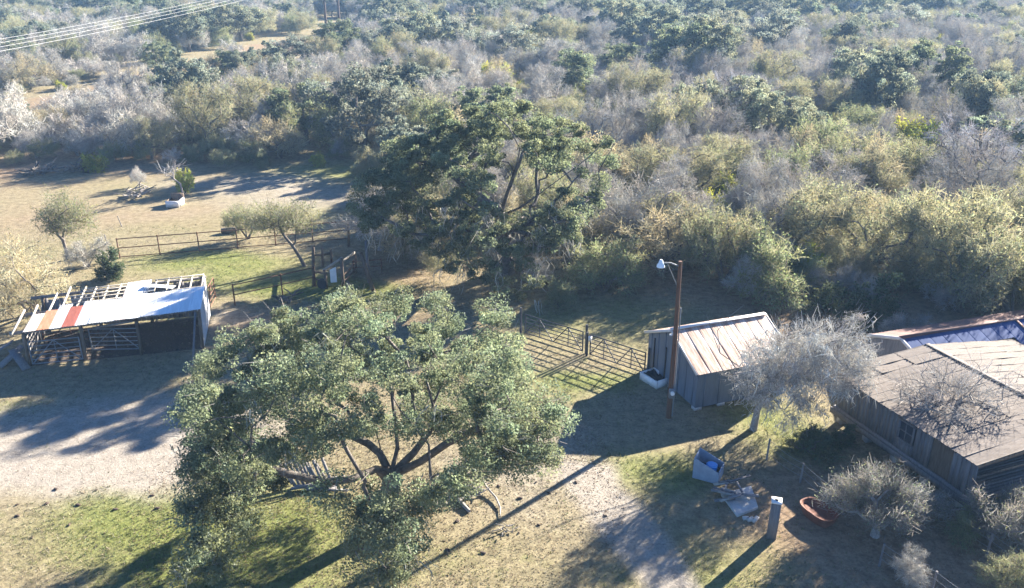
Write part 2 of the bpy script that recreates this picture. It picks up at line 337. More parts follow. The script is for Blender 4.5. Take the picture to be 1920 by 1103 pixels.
class Skel:
    def __init__(self, trunk):
        self.p = [np.asarray(q, float) for q in trunk]; self.par = [-1]+list(range(len(trunk)-1)); self.len = [0.0]
        for i in range(1, len(trunk)): self.len.append(self.len[-1]+np.linalg.norm(self.p[i]-self.p[i-1]))
        self.tip = np.zeros(len(trunk)); self.tip[-1] = 1; self.tip = list(self.tip); self.first = max(1, len(trunk)//2)
    def chain(self, start, pts):
        k = start
        for q in pts:
            self.p.append(np.asarray(q, float)); self.par.append(k); self.len.append(self.len[k]+np.linalg.norm(q-self.p[k])); self.tip.append(0); k = len(self.p)-1
        self.tip[k] = 1; return k
    def grow(self, tips, rng, wig=.12, step=.6, bias=.35, arch=.15):
        c = self.p[self.first]; order = np.argsort([np.linalg.norm(t-c) for t in tips])
        for oi in order:
            t = tips[oi]; P = np.array(self.p[self.first:]); L = np.array(self.len[self.first:])
            d = np.linalg.norm(P-t, axis=1); k = int(np.argmin(d+bias*L))+self.first
            a = self.p[k]; dd = np.linalg.norm(t-a); n = max(2, int(dd/step))
            pd = self.p[k]-self.p[self.par[k]] if self.par[k] >= 0 else np.array([0, 0, 1.0])
            pd = pd/(np.linalg.norm(pd)+1e-9); m = a+pd*dd*.35+np.array([0, 0, arch*dd])
            tt = np.linspace(0, 1, n+1)[1:, None]
            pts = (1-tt)**2*a+2*tt*(1-tt)*m+tt**2*t
            pts[:-1] += rng.standard_normal((n-1, 3))*wig*min(dd/n*1.5, 1) if n > 1 else 0
            self.chain(k, pts)
        return self
    def tubes(self, mb, r_tip, expo=.5, base_flare=1.3, col=None, maxr=None):
        n = len(self.p); cnt = np.array(self.tip, float)
        for i in range(n-1, 0, -1): cnt[self.par[i]] += cnt[i]
        rad = r_tip*np.maximum(cnt, 1)**expo
        if maxr: rad = np.minimum(rad, maxr)
        rad[0] *= base_flare
        kids = [[] for _ in range(n)]
        for i in range(1, n): kids[self.par[i]].append(i)
        st = [(0, None)]
        while st:
            i, pr = st.pop(); ch = [] if pr is None else [pr]
            ch.append(i); k = i
            while kids[k]:
                ks = sorted(kids[k], key=lambda q: -cnt[q])
                for o in ks[1:]: st.append((o, k))
                k = ks[0]; ch.append(k)
            if len(ch) < 2: continue
            r = rad[ch].copy()
            if pr is not None: r[0] = min(r[0], r[1]*1.2)
            r[-1] *= .5
            m_tube(mb, np.array([self.p[q] for q in ch]), r, 8 if r.max() > .12 else (5 if r.max() > .03 else 3), col, cap=False)
def clump_pts(rng, centers, radii, per, flat=.7):
    n = len(centers)*per; k = np.repeat(np.arange(len(centers)), per)
    d = rand_dirs(rng, n); r = rng.random(n)**.45; r = .35+.65*r
    q = d*r[:, None]*radii[k][:, None]; q[:, 2] *= flat
    return centers[k]+q, k, d
def crown_oak(rng, centers, radii, per, size, base, mb, lobes=5):
    """leaf clumps made of sub-lobes, so that the outline is ragged and gaps stay open"""
    sub = []; sr = []; sk = []
    for i, (c, r) in enumerate(zip(centers, radii)):
        d = rand_dirs(rng, lobes); d[:, 2] = d[:, 2]*.6+.1
        sub.append(c+d*r*rng.uniform(.35, .95, (lobes, 1))); sr.append(r*rng.uniform(.30, .62, lobes)); sk += [i]*lobes
    sub = np.concatenate(sub); sr = np.concatenate(sr); sk = np.array(sk)
    pts, k, d = clump_pts(rng, sub, sr, max(4, per//lobes), .62)
    cl = vcol(rng, len(sub), base, .30, .07); cols = cl[k]*rng.uniform(.7, 1.3, (len(k), 1))
    m_leaves(mb, rng, pts, size, cols, .1, .55)
    return sub
def m_moss(mb, rng, pts, lo, hi, base, w=.06, strands=5):
    n = len(pts)*strands; p = np.repeat(pts, strands, 0)+rng.standard_normal((n, 3))*np.array([.12, .12, .05])
    L = rng.uniform(lo, hi, n); a = p; cols = vcol(rng, n, base, .25, .04)
    for s in range(3):
        e = a+np.c_[rng.standard_normal((n, 2))*(.05+.12*L[:, None]), -L/3*rng.uniform(.7, 1.2, n)]
        m_twigs(mb, rng, a, e, w*(1-.25*s), cols); a = e

OAK = (.172, .20, .112)
# --- prototypes for the brush; every one has a trunk mesh and a crown mesh
def proto_oak(seed, h=7.0, sp=4.6, base=OAK, size=.105, n=58, per=400):
    rng = np.random.RandomState(seed); t = []
    while len(t) < n:
        d = rng.uniform(-1, 1, 3); d[2] = abs(d[2])*1.5-.58
        th = math.atan2(d[1], d[0]); lim = .82+.18*math.sin(2*th+seed)+.14*math.sin(3*th+seed*2.3)
        if .4 < np.linalg.norm(d) < lim: t.append(d)
    t = np.array(t)*np.array([sp*.9, sp*.9, h*.42])+np.array([0, 0, h*.55])
    t += rng.standard_normal(t.shape)*.3
    sk = Skel([(0, 0, -.1), (.1, .05, h*.14), (.15, -.1, h*.28)]).grow(t, rng, .18, .7)
    tb = MB(); sk.tubes(tb, .03, .52); cb = MB()
    crown_oak(rng, t, rng.uniform(.75, 1.35, n)*sp/4.6, per, size, base, cb)
    return tb.mesh('oak_trunk', M['bark'], True), cb.mesh('oak_crown', M['leaf'])
def proto_bare(seed, h=4.6, sp=3.3, n=150, per=46, base=(.375, .36, .315), w=.022, leaf=None, nleaf=0, lsize=.05, stems=1, low=.30, tl=(.2, .62)):
    rng = np.random.RandomState(seed); t = []; ph = rng.uniform(0, 6.28, 3)
    while len(t) < n:
        d = rng.uniform(-1, 1, 3); d[2] = d[2]*.5+.5
        th = math.atan2(d[1], d[0]); lim = .80+.20*math.sin(2*th+ph[0])+.14*math.sin(3*th+ph[1])+.12*math.sin(5*d[2]+ph[2])
        if .3 < np.hypot(np.hypot(d[0], d[1]), d[2]*.9) < lim: t.append(d)
    t = np.array(t)*np.array([sp, sp, h*(1-low)])+np.array([0, 0, h*low]); t[:, 2] += rng.standard_normal(n)*.15
    sk = Skel([(0, 0, -.1), (.12, .05, h*.1), (.2, -.05, h*.2)])
    for _ in range(stems-1):
        a = rng.uniform(0, 6.28); sk.chain(0, [np.array([math.cos(a)*.35, math.sin(a)*.35, h*.12]), np.array([math.cos(a)*.8, math.sin(a)*.8, h*.28])])
    sk.grow(t, rng, .2, .55, .3, .1)
    tb = MB(); sk.tubes(tb, .014, .5)
    cb = MB(); N = n*per; k = np.repeat(np.arange(n), per)
    cen = np.array([0, 0, h*.3]); out = t-cen; out /= np.linalg.norm(out, axis=1)[:, None]
    p0 = t[k]+rand_dirs(rng, N)*rng.uniform(0, .42, (N, 1))-out[k]*rng.uniform(0, .7, (N, 1))
    dr = out[k]*.65+rand_dirs(rng, N)*1.0+np.array([0, 0, .04]); dr /= np.linalg.norm(dr, axis=1)[:, None]
    p1 = p0+dr*rng.uniform(tl[0], tl[1], (N, 1)); tc = vcol(rng, n, base, .2, .05)
    m_twigs(cb, rng, p0, p1, w*rng.uniform(.6, 1.5, N), tc[k]*rng.uniform(.75, 1.25, (N, 1)))
    if leaf is not None:
        q = rng.randint(0, N, nleaf); f = rng.random((nleaf, 1)); pts = p0[q]*(1-f)+p1[q]*f+rand_dirs(rng, nleaf)*.08
        lc = vcol(rng, n, leaf, .25, .12); m_leaves(cb, rng, pts, lsize, lc[k[q]]*rng.uniform(.75, 1.25, (nleaf, 1)))
    return tb.mesh('brush_trunk', M['pale_bark'] if leaf is None else M['bark'], True), cb.mesh('brush_crown', M['twig'] if leaf is None else M['fine_leaf'])
PR = {
 'oak': [proto_oak(11), proto_oak(12, 6.2, 4.4, (.18, .197, .135)), proto_oak(13, 7.6, 5.0, (.20, .215, .14)), proto_oak(14, 5.6, 3.9, (.185, .205, .15)), proto_oak(15, 6.4, 5.2, (.19, .20, .15), n=38), proto_oak(16, 5.2, 3.4, (.17, .195, .12), n=36)],
 'bare': [proto_bare(21), proto_bare(22, 5.2, 3.6, 160, 44, (.395, .375, .33)), proto_bare(23, 4.0, 3.0, 140, 46, (.345, .33, .285), stems=3, low=.2), proto_bare(24, 4.8, 3.4, 150, 46, (.385, .365, .325)), proto_bare(25, 5.6, 2.9, 130, 40, (.34, .32, .285), low=.35), proto_bare(26, 3.4, 3.5, 140, 44, (.39, .365, .33), stems=4, low=.15)],
 'olive': [proto_bare(31, 4.4, 3.1, 140, 36, (.29, .275, .17), .02, (.24, .258, .115), 7000, .06, 3, .2), proto_bare(32, 5.0, 3.4, 150, 36, (.31, .29, .18), .02, (.262, .262, .13), 5600, .06, 2, .25),
           proto_bare(33, 3.8, 2.8, 130, 40, (.27, .265, .155), .02, (.205, .24, .10), 7400, .06, 4, .12), proto_bare(34, 4.2, 3.2, 140, 36, (.35, .31, .20), .02, (.30, .27, .15), 4400, .055, 3, .2)],
 'green': [proto_bare(41, 2.9, 1.9, 70, 16, (.3, .29, .12), .02, (.34, .37, .05), 8000, .08, 4, .08), proto_bare(42, 2.3, 1.6, 60, 14, (.3, .29, .12), .02, (.33, .34, .045), 8000, .075, 5, .05)],
 'dark': [proto_bare(51, 3.4, 1.9, 80, 14, (.12, .11, .07), .02, (.085, .115, .05), 11000, .075, 4, .05), proto_bare(52, 3.0, 2.3, 80, 14, (.12, .11, .07), .02, (.10, .12, .055), 10000, .075, 4, .05)],
}
NAME = {'oak': 'live_oak', 'bare': 'bare_mesquite', 'olive': 'huisache_tree', 'green': 'green_shrub', 'dark': 'evergreen_shrub'}
CAT = {'oak': 'tree', 'bare': 'tree', 'olive': 'tree', 'green': 'shrub', 'dark': 'shrub'}
def plant(kind, pi, pos, rz, s, label, group=None, sz=1.0, ax=1.0, tilt=0.0):
    o = empty(NAME[kind], pos, label, CAT[kind], group); o.rotation_euler = (tilt*math.cos(rz*7), tilt*math.sin(rz*5), rz); o.scale = (s*ax, s/ax, s*sz)
    for nm, me in zip(('trunk', 'crown'), PR[kind][pi]):
        c = bpy.data.objects.new(nm, me); COL.objects.link(c); c.parent = o
    return o

# ------------------------------------------------------------------ buildings
Zv = np.array([0, 0, 1.0])
def unit(a): a = np.asarray(a, float); return a/np.linalg.norm(a)

# --- gable shed with grey walls and a rusted sheet roof
A0 = np.array([6.83, 38.5, 0]); A1 = np.array([8.42, 34.25, 0])           # west gable wall, far and near corner
sx = unit(A0-A1); sy = np.array([-sx[1], sx[0], 0]); sy = sy if sy[0] > 0 else -sy   # sx: to the back, sy: along the ridge
SW = np.linalg.norm(A0-A1); SL = 4.9; EZ = 2.02; RZ = 3.12; P0 = A1
def SP(a, l, z): return P0+sx*a+sy*l+Zv*z
shed = empty('gable_shed', P0, 'small grey sheet-metal shed with a rusted gable roof beside the light pole', 'shed')
def wall_poly(name, pts, n, th, mat, par):
    mb = MB(); pts = np.array(pts); k = len(pts); q = pts-np.asarray(n)*th
    mb.add(np.vstack([pts, q]), [list(range(k))]); mb.add(np.vstack([pts, q]), [list(range(k, 2*k))[::-1]])
    mb.add(np.vstack([pts, q]), [[i, i+k, (i+1) % k+k, (i+1) % k] for i in range(k)]); return mb.build(name, mat, par)
zb = .12
gw = wall_poly('gable_wall', [SP(0, 0, zb), SP(SW, 0, zb), SP(SW, 0, EZ), SP(SW/2, 0, RZ-.03), SP(0, 0, EZ)], -sy, .06, M['shed_wall'], shed)
wall_poly('gable_wall', [SP(0, SL, zb), SP(SW, SL, zb), SP(SW, SL, EZ), SP(SW/2, SL, RZ-.03), SP(0, SL, EZ)], sy, .06, M['shed_wall'], shed)
wall_poly('front_wall', [SP(.004, .065, zb), SP(.004, SL-.065, zb), SP(.004, SL-.065, EZ-.01), SP(.004, .065, EZ-.01)], -sx, .06, M['shed_wall'], shed)
wall_poly('back_wall', [SP(SW-.004, .065, zb), SP(SW-.004, SL-.065, zb), SP(SW-.004, SL-.065, EZ-.01), SP(SW-.004, .065, EZ-.01)], sx, .06, M['shed_wall'], shed)
for k in range(7):                                   # battens over the wall sheet joints
    a = SW*(k+.5)/7; zt = EZ+(RZ-EZ)*(1-abs(a-SW/2)/(SW/2))-.08
    bar('batten', SP(a, -.012, zb+.02), SP(a, -.012, zt), .05, .024, M['shed_wall'], shed, sy)
for k in range(6):
    l = .4+SL*(k)/6.2
    bar('batten', SP(-.010, l, zb+.02), SP(-.010, l, EZ-.05), .05, .024, M['shed_wall'], shed, sx)
bar('door_frame', SP(SW*.62, -.02, .15), SP(SW*.62, -.02, 1.95), .07, .05, M['dark'], shed, sy)
bar('door_frame', SP(SW*.86, -.02, .15), SP(SW*.86, -.02, 1.95), .07, .05, M['dark'], shed, sy)
for a, l in ((.12, .15), (.12, 1.4), (.12, 3.0), (SW-.15, .15), (SW*.5, .15), (.12, SL-.2), (SW-.15, SL-.2)):
    mb = MB(); m_box(mb, SP(a, l, .065), (.38, .30, .13), .3); mb.build('foundation_block', M['concrete'], shed)
roof = MB(); ov = .16
slope = math.hypot(SW/2, RZ-EZ)
dn = unit(SP(0, 0, EZ)-SP(SW/2, 0, RZ)); up_back = unit(SP(SW, 0, EZ)-SP(SW/2, 0, RZ))
rr = np.random.RandomState(3); nsh = 8; w = (SL+2*ov)/nsh
for side, dd in ((0, dn), (1, up_back)):
    for k in range(nsh):
        me = corrugated(w*1.04, slope+.22, 5, .012, .004, 'roof_sheet', M['shed_roof'], 3, rr, .006)
        o = SP(SW/2, -ov+(k+.5)*w, RZ+.035+.004*(k % 2))
        inst('roof_sheet', me, o, sy if side else -sy, dd, shed)
bar('ridge_cap', SP(SW/2, -ov-.03, RZ+.06), SP(SW/2, SL+ov+.02, RZ+.06), .22, .03, M['trim'], shed)
for a, z in ((-.15, EZ-.06), (SW+.15, EZ-.06)):
    bar('barge_board', SP(SW/2, -ov-.02, RZ-.01), SP(a, -ov-.02, z), .03, .13, M['trim'], shed)
    bar('barge_board', SP(SW/2, SL+ov+.02, RZ-.01), SP(a, SL+ov+.02, z), .03, .13, M['trim'], shed)

# --- low white-rimmed tray full of black scrap by the gable wall
c = G(1228, 716); ex = unit(G(1255, 728)-G(1208, 700)); ex[2] = 0; ey = np.array([-ex[1], ex[0], 0])
tr = empty('stock_trough', c, 'low white-rimmed trough with black filling against the grey shed wall', 'trough')
W2, L2 = .62, .42
for s in (-1, 1):
    bar('rim', c+ex*-W2+ey*s*L2+Zv*.2, c+ex*W2+ey*s*L2+Zv*.2, .07, .4, M['white_paint'], tr)
    bar('rim', c+ey*-(L2-.04)+ex*s*(W2-.036)+Zv*.198, c+ey*(L2-.04)+ex*s*(W2-.036)+Zv*.198, .07, .39, M['white_paint'], tr)
mb = MB(); r_ = np.random.RandomState(8)
gx, gy = np.meshgrid(np.linspace(-W2+.08, W2-.08, 9), np.linspace(-L2+.05, L2-.05, 7)); hz = .30+.06*r_.standard_normal(gx.shape)
v = c+gx.ravel()[:, None]*ex+gy.ravel()[:, None]*ey+hz.ravel()[:, None]*Zv
ii = (np.arange(6)[:, None]*9+np.arange(8)).ravel(); mb.add(v, np.stack([ii, ii+1, ii+10, ii+9], 1)); mb.build('filling', M['black'], tr)

# --- light pole
pb = G(1253, 783); ptop = AT(1270, 490, pb[1]); ph = ptop[2]
lp = empty('light_pole', pb, 'tall brown wooden utility pole with a yard light beside the shed', 'pole')
mb = MB(); m_tube(mb, [pb+Zv*-.2, pb+Zv*ph*.5+np.array([.02, 0, 0]), pb+Zv*ph+np.array([-.02, 0, 0])], [.125, .105, .08], 12); mb.build('shaft', M['pole_wood'], lp, True)
la = pb+Zv*(ph-.25); le = la+np.array([-.85, -.1, .22])
mb = MB(); m_tube(mb, [la, la+(le-la)*.5+Zv*.08, le], .03, 8); mb.build('lamp_arm', M['grey_metal'], lp, True)
mb = MB(); a = np.linspace(0, 1, 6); m_tube(mb, [le+Zv*(.14-.5*t*.66) for t in a], [.05, .09, .10, .14, .17, .175], 14); mb.build('lamp_head', M['insulator'], lp, True)
mb = MB(); m_tube(mb, [la+np.array([-.06, .02, -.9]), la+np.array([-.55, -.05, .12])], .018, 6); mb.build('lamp_brace', M['grey_metal'], lp, True)
mb = MB(); m_tube(mb, [pb+np.array([.16, -.06, .1]), pb+np.array([.15, -.06, ph*.72])], .03, 8); mb.build('conduit', M['grey_metal'], lp, True)
mb = MB(); m_box(mb, pb+np.array([.03, -.21, 1.35]), (.26, .16, .42)); bx_ = mb.build('meter_box', M['grey_metal'], lp)
mb = MB(); m_tube(mb, [pb+np.array([.03, -.29, 1.42]), pb+np.array([.03, -.38, 1.42])], .09, 12); mb.build('meter_dial', M['insulator'], bx_, True)
mb = MB(); m_tube(mb, [pb+np.array([-.14, -.03, ph*.55]), pb+np.array([-.24, -.05, ph*.55])], .05, 8); mb.build('insulator', M['white_paint'], lp, True)

# --- plank house
FZ = .78; B0 = G(1567, 766, FZ-.18)*np.array([1, 1, 0]); B1 = G(1815, 938, FZ-.18)*np.array([1, 1, 0])           # front wall, far and near corner
hx = unit(B1-B0); hy = np.array([-hx[1], hx[0], 0]); hy = hy if hy[0] > 0 else -hy    # hx towards camera, hy into the house
HL = np.linalg.norm(B1-B0); HD = 10.2; HE = AT(1833, 861, B1[1])[2]; HR = 2.66; HB = 2.05
print('house', B0, B1, HL, HE, HR)
def HP(a, d, z): return B0+hx*a+hy*d+Zv*z
house = empty('plank_house', B0, 'old weathered plank house with a brown roof at the right edge', 'house')
rh = np.random.RandomState(9)
PORCH = 1.5
nb = 36; bw = (HL-PORCH*.0)/nb
fw = wall_poly('front_wall', [HP(.02, .05, FZ), HP(HL-.02, .05, FZ), HP(HL-.02, .05, HE), HP(.02, .05, HE)], -hy, .05, M['dark'], house)
OPEN = [(3.55, 4.35, 1.25, 2.05, 'window'), (5.25, 6.35, FZ, 2.3, 'door')]
for k in range(nb):
    a = (k+.5)*bw; segs = [(FZ-.05-rh.random()*.05, HE-.02)]
    for (x0, x1, z0, z1, _) in OPEN:
        if x0 < a < x1:
            segs = ([(segs[0][0], z0)] if z0 > FZ+.1 else [])+[(z1, HE-.02)]
    for (z0, z1) in segs:
        o = .012+.012*rh.random()
        bar('plank', HP(a, -o, z0), HP(a+rh.uniform(-.008, .008), -o, z1), bw*rh.uniform(.88, .97), .025, M['grey_wood'], house, hy)
for (x0, x1, z0, z1, kd) in OPEN:
    pr = wall_poly(kd, [HP(x0, -.002, z0), HP(x1, -.002, z0), HP(x1, -.002, z1), HP(x0, -.002, z1)], -hy, .045, M['glass'] if kd == 'window' else M['brown_wood'], house)
    for (p, q) in ((HP(x0, -.045, z0), HP(x0, -.045, z1)), (HP(x1, -.045, z0), HP(x1, -.045, z1)), (HP(x0-.04, -.05, z1+.035), HP(x1+.04, -.05, z1+.035)), (HP(x0-.04, -.05, z0-.03), HP(x1+.04, -.05, z0-.03))):
        bar('frame', p, q, .08, .04, M['grey_wood'], pr, hy)
    if kd == 'window':
        bar('muntin', HP((x0+x1)/2, -.03, z0), HP((x0+x1)/2, -.03, z1), .04, .03, M['grey_wood'], pr, hy)
        bar('muntin', HP(x0, -.032, (z0+z1)/2), HP(x1, -.032, (z0+z1)/2), .03, .04, M['grey_wood'], pr)
bar('sill_beam', HP(-.05, -.06, FZ-.10), HP(HL+.3, -.06, FZ-.10), .14, .17, M['grey_wood'], house)
bar('skirt_board', HP(-.1, -.20, FZ-.22), HP(HL+.35, -.20, FZ-.22), .05, .26, M['grey_wood'], house)
for k in range(5):
    mb = MB(); m_box(mb, HP(.3+k*HL/4.5, .15, .28), (.3, .3, .56), .2); mb.build('pier', M['concrete'], house)
# near end: recessed porch with dark wall, pale panel, plank step
wall_poly('end_wall', [HP(HL-1.3, .05, FZ), HP(HL-1.3, HD, FZ), HP(HL-1.3, HD, HB-.02), HP(HL-1.3, HD/2, HR-.06), HP(HL-1.3, .05, HE-.02)], hx, .06, M['brown_wood'], house)
wall_poly('end_wall', [HP(.02, .11, FZ), HP(.02, HD, FZ), HP(.02, HD, HB-.02), HP(.02, HD/2, HR-.06), HP(.02, .11, HE-.02)], -hx, .06, M['grey_wood'], house)
wall_poly('back_wall', [HP(.09, HD, FZ), HP(HL-1.37, HD, FZ), HP(HL-1.37, HD, HB-.04), HP(.09, HD, HB-.04)], hy, .05, M['grey_wood'], house)
bar('porch_post', HP(HL-.06, .10, FZ), HP(HL-.06, .10, HE-.02), .12, .12, M['grey_wood'], house)
bar('porch_post', HP(HL-.06, 3.6, FZ), HP(HL-.06, 3.6, HE+.02), .12, .12, M['grey_wood'], house)
for k in range(9): bar('porch_plank', HP(HL-1.26+k*.155, .02, FZ-.02), HP(HL-1.26+k*.155, HD, FZ-.02), .145, .05, M['grey_wood'], house)
bar('porch_fascia', HP(HL+.16, -.02, FZ-.1), HP(HL+.16, HD, FZ-.1), .05, .26, M['grey_wood'], house)
mb = MB(); m_bar(mb, HP(HL-.9, 1.15, 1.75), HP(HL-.9, 2.6, 1.75), .06, .62, (0, 0, 1)); mb.build('porch_panel', M['white_paint'], house)
bar('porch_rail', HP(HL-.05, .16, 1.55), HP(HL-.05, 3.54, 1.55), .06, .09, M['brown_wood'], house)
# roof of sheets on two shallow slopes
ro = .32; ns = 13; w = (HL+2*ro)/ns
for side, (d0, z0, d1, z1) in enumerate(((HD/2, HR, -.34, HE-.05), (HD/2, HR, HD+.34, HB-.05))):
    p_ = HP(0, d0, z0); q_ = HP(0, d1, z1); dd = unit(q_-p_); tot = np.linalg.norm(q_-p_)
    for k in range(ns):
        for seg in range(3):
            me = corrugated(w*1.04, tot/3+.06, 4, .012, .006, 'roof_sheet', M['house_roof'], 3, rh, .016)
            o = HP(-ro+(k+.5)*w, d0, z0+.095-.012*seg+.005*(k % 2))+dd*seg*tot/3
            inst('roof_sheet', me, o, hx if side == 0 else -hx, dd, house)
    for a in (-ro+.02, HL+ro-.02): bar('barge_board', HP(a, d0, z0-.03), HP(a, d1+(.06 if side == 0 else -.06), z1-.02), .03, .14, M['brown_wood'], house)
bar('ridge_cap', HP(-ro-.02, HD/2, HR+.125), HP(HL+ro+.02, HD/2, HR+.125), .24, .03, M['house_roof'], house)
for k in range(11): bar('rafter_tail', HP(.1+k*HL/10.2, -.28, HE-.09), HP(.1+k*HL/10.2, .6, HE-.03), .05, .09, M['brown_wood'], house)

# --- barn with the blue-grey roof behind the house
zr = 2.3; R0 = G(1690, 634, zr); R1 = G(1915, 597, zr); bd = unit(R1-R0); R1 = R0+bd*10.5; bn = np.array([bd[1], -bd[0], 0])   # towards the camera
bb = R0-Zv*zr
barn2 = empty('blue_roofed_barn', bb, 'long low building with a blue metal roof and red trim behind the plank house', 'building')
pt_ = .36
for k in range(14):
    ln = 1.05 if k < 8 else 3.6
    me = corrugated(.78, ln*1.06, 4, .014, .005, 'roof_sheet', M['blue_roof'], 2)
    inst('roof_sheet', me, R0+bd*(.38+k*.75)+Zv*.003*(k % 2), -bd, unit(bn-Zv*pt_), barn2)
    me = corrugated(.78, 2.3, 4, .014, .005, 'roof_sheet', M['red_trim'], 2)
    inst('roof_sheet', me, R0+bd*(.38+k*.75)+Zv*.003*(k % 2), bd, unit(-bn-Zv*pt_), barn2)
bar('ridge_cap', R0-bd*.05+Zv*.04, R1+Zv*.04, .22, .04, M['red_trim'], barn2)
bar('barge_board', R0-bd*.03-Zv*.03, R0-bd*.03+bn*1.0-Zv*(1.0*pt_+.03), .04, .16, M['trim'], barn2)
bar('barge_board', R0-bd*.03-Zv*.03, R0-bd*.03-bn*2.1-Zv*(2.1*pt_+.03), .04, .16, M['trim'], barn2)
for q0, q1, d_, sg in ((.1, 6.0, .95, 1), (6.1, 10.3, 3.4, 1), (.1, 10.3, -2.0, -1)):
    e0 = bb+bd*q0+bn*d_; e1 = bb+bd*q1+bn*d_; wt = zr-abs(d_)*pt_-.06
    wall_poly('side_wall', [e0, e1, e1+Zv*wt, e0+Zv*wt], bn*sg, .06, M['grey_wood'], barn2)
wall_poly('gable_wall', [bb+bd*.04+bn*.88, bb+bd*.04-bn*1.93, bb+bd*.04-bn*1.93+Zv*(zr-.78), bb+bd*.04+Zv*(zr-.08), bb+bd*.04+bn*.88+Zv*(zr-.42)], -bd, .05, M['grey_wood'], barn2)
bar('roof_seam', R0+bd*7.0+bn*.05+Zv*.035, R0+bd*7.0+bn*3.6-Zv*(3.6*pt_-.035), .14, .03, M['red_trim'], barn2)

# --- open-fronted barn with the half-stripped roof
C0 = np.array([-24.6, 38.7, 0]); C1 = np.array([-16.35, 40.75, 0]); kx = unit(C1-C0); ky = np.array([-kx[1], kx[0], 0]); KL = np.linalg.norm(C1-C0); KD = 4.3
def roofz(s, d): return 2.02+.36*s/KL+.05*d
def KP(s, d, z): return C0+kx*s+ky*d+Zv*z
barn = empty('open_barn', C0, 'open-fronted barn with white and rusty roof sheets and bare rafters', 'barn')
rb = np.random.RandomState(4)
for s in (0.05, 2.7, 5.4, KL-.06):
    for d in (0.05, KD-.05):
        bar('post', KP(s, d, -.1), KP(s+rb.uniform(-.08, .08), d, roofz(s, d)-.13), .14, .14, M['brown_wood'], barn)
for d in (.05, KD/2, KD-.05):
    bar('roof_beam', KP(-.5, d, roofz(-.5, d)-.16), KP(KL+.1, d, roofz(KL, d)-.16), .10, .15, M['grey_wood'], barn)
for k in range(15):
    s = -.3+k*(KL+.3)/14
    e = KD+.12+(rb.uniform(-.1, .25) if k < 5 else 0)
    if k < 2: e = KD*.55+rb.uniform(0, .5)
    bar('rafter', KP(s, -.30, roofz(s, -.3)-.05), KP(s+rb.uniform(-.04, .04)-(.12 if k < 4 else 0), e, roofz(s, e)-.05+(rb.uniform(-.06, .1) if k < 4 else 0)), .06, .11, M['pale_wood'], barn)
for k, d in enumerate((2.45, 2.95, 3.4, 3.85, 4.25)):
    bar('purlin', KP(1.6 if k < 3 else 2.1, d, roofz(1.6, d)+.02), KP(4.55, d, roofz(4.55, d)+.02), .07, .035, M['pale_wood'], barn)
bar('purlin', KP(5.9, 4.25, roofz(5.9, 4.25)+.02), KP(KL, 4.25, roofz(KL, 4.25)+.02), .08, .035, M['pale_wood'], barn)
bar('purlin', KP(5.9, 2.6, roofz(5.9, 2.6)+.02), KP(KL, 2.6, roofz(KL, 2.6)+.02), .07, .035, M['pale_wood'], barn)
SH = [(.55, 2.0, 'pink_sheet'), (1.15, 2.25, 'rust_sheet'), (1.72, 2.75, 'white_sheet'), (2.30, 2.35, 'red_sheet'), (2.92, 2.85, 'white_sheet'), (3.55, 2.75, 'white_sheet'), (4.18, 2.7, 'white_sheet'), (4.80, 4.75, 'pink_sheet'),
      (5.42, 4.75, 'white_sheet'), (6.04, 2.85, 'white_sheet'), (6.66, 2.85, 'white_sheet'), (7.28, 2.9, 'white_sheet'), (7.90, 2.9, 'white_sheet'), (8.35, 2.9, 'white_sheet')]
for i, (s, l, mt) in enumerate(SH):
    me = corrugated(.645, l, 5, .012, .004, 'roof_sheet', M[mt], 5, rb, .008)
    o = KP(s, -.42, roofz(s, -.42)+.05+.005*(i % 2)); inst('roof_sheet', me, o, unit(kx*KL+Zv*.36), unit(ky+Zv*.05), barn)
o = inst('loose_sheet', corrugated(.6, 1.15, 5, .012, .004, 'loose_sheet', M['grey_metal'], 5, rb, .02), KP(5.75, 2.6, roofz(5.8, 2.6)+.10), unit(kx*.98+Zv*.12), unit(ky-Zv*.02), barn)
inst('loose_sheet', corrugated(.45, 1.7, 4, .012, .004, 'loose_sheet', M['white_sheet'], 4, rb, .02), KP(7.1, 2.75, roofz(7, 2.7)+.13), unit(kx*.35+ky*.9), unit(-kx*.93+ky*.3), barn)
for k in range(7):                                    # right wall, lit sheets
    d = .30+k*.61; me = corrugated(.63, roofz(KL, d)-.25, 5, .012, .004, 'wall_sheet', M['white_sheet'], 2)
    inst('wall_sheet', me, KP(KL+.03+.004*(k % 2), d, .12), -ky, Zv, barn)
for k in range(30):                                   # partial back wall
    s = .15+k*.283
    if k in (4, 9): continue
    bar('wall_board', KP(s, KD+.04, .1), KP(s, KD+.04, roofz(s, KD)-.25-rb.uniform(0, .15)), .275, .03, M['grey_wood'], barn, ky)
bar('fallen_rafter', KP(3.2, .5, 1.55), KP(5.3, -.2, 2.02), .07, .10, M['grey_wood'], barn)
wall_poly('painted_shade_floor', [KP(.1, .0, .006), KP(KL-.05, .0, .006), KP(KL-.05, KD, .006), KP(.1, KD, .006)], Zv, .004, M['dung'], barn)  # dark sheet stands in for shade inside the barn; only borrows the dung material
for k in range(14): bar('wall_board', KP(-.02, .25+k*.29, .1), KP(-.02, .25+k*.29, 1.75-rb.uniform(0, .35)), .26, .03, M['grey_wood'], barn, kx)
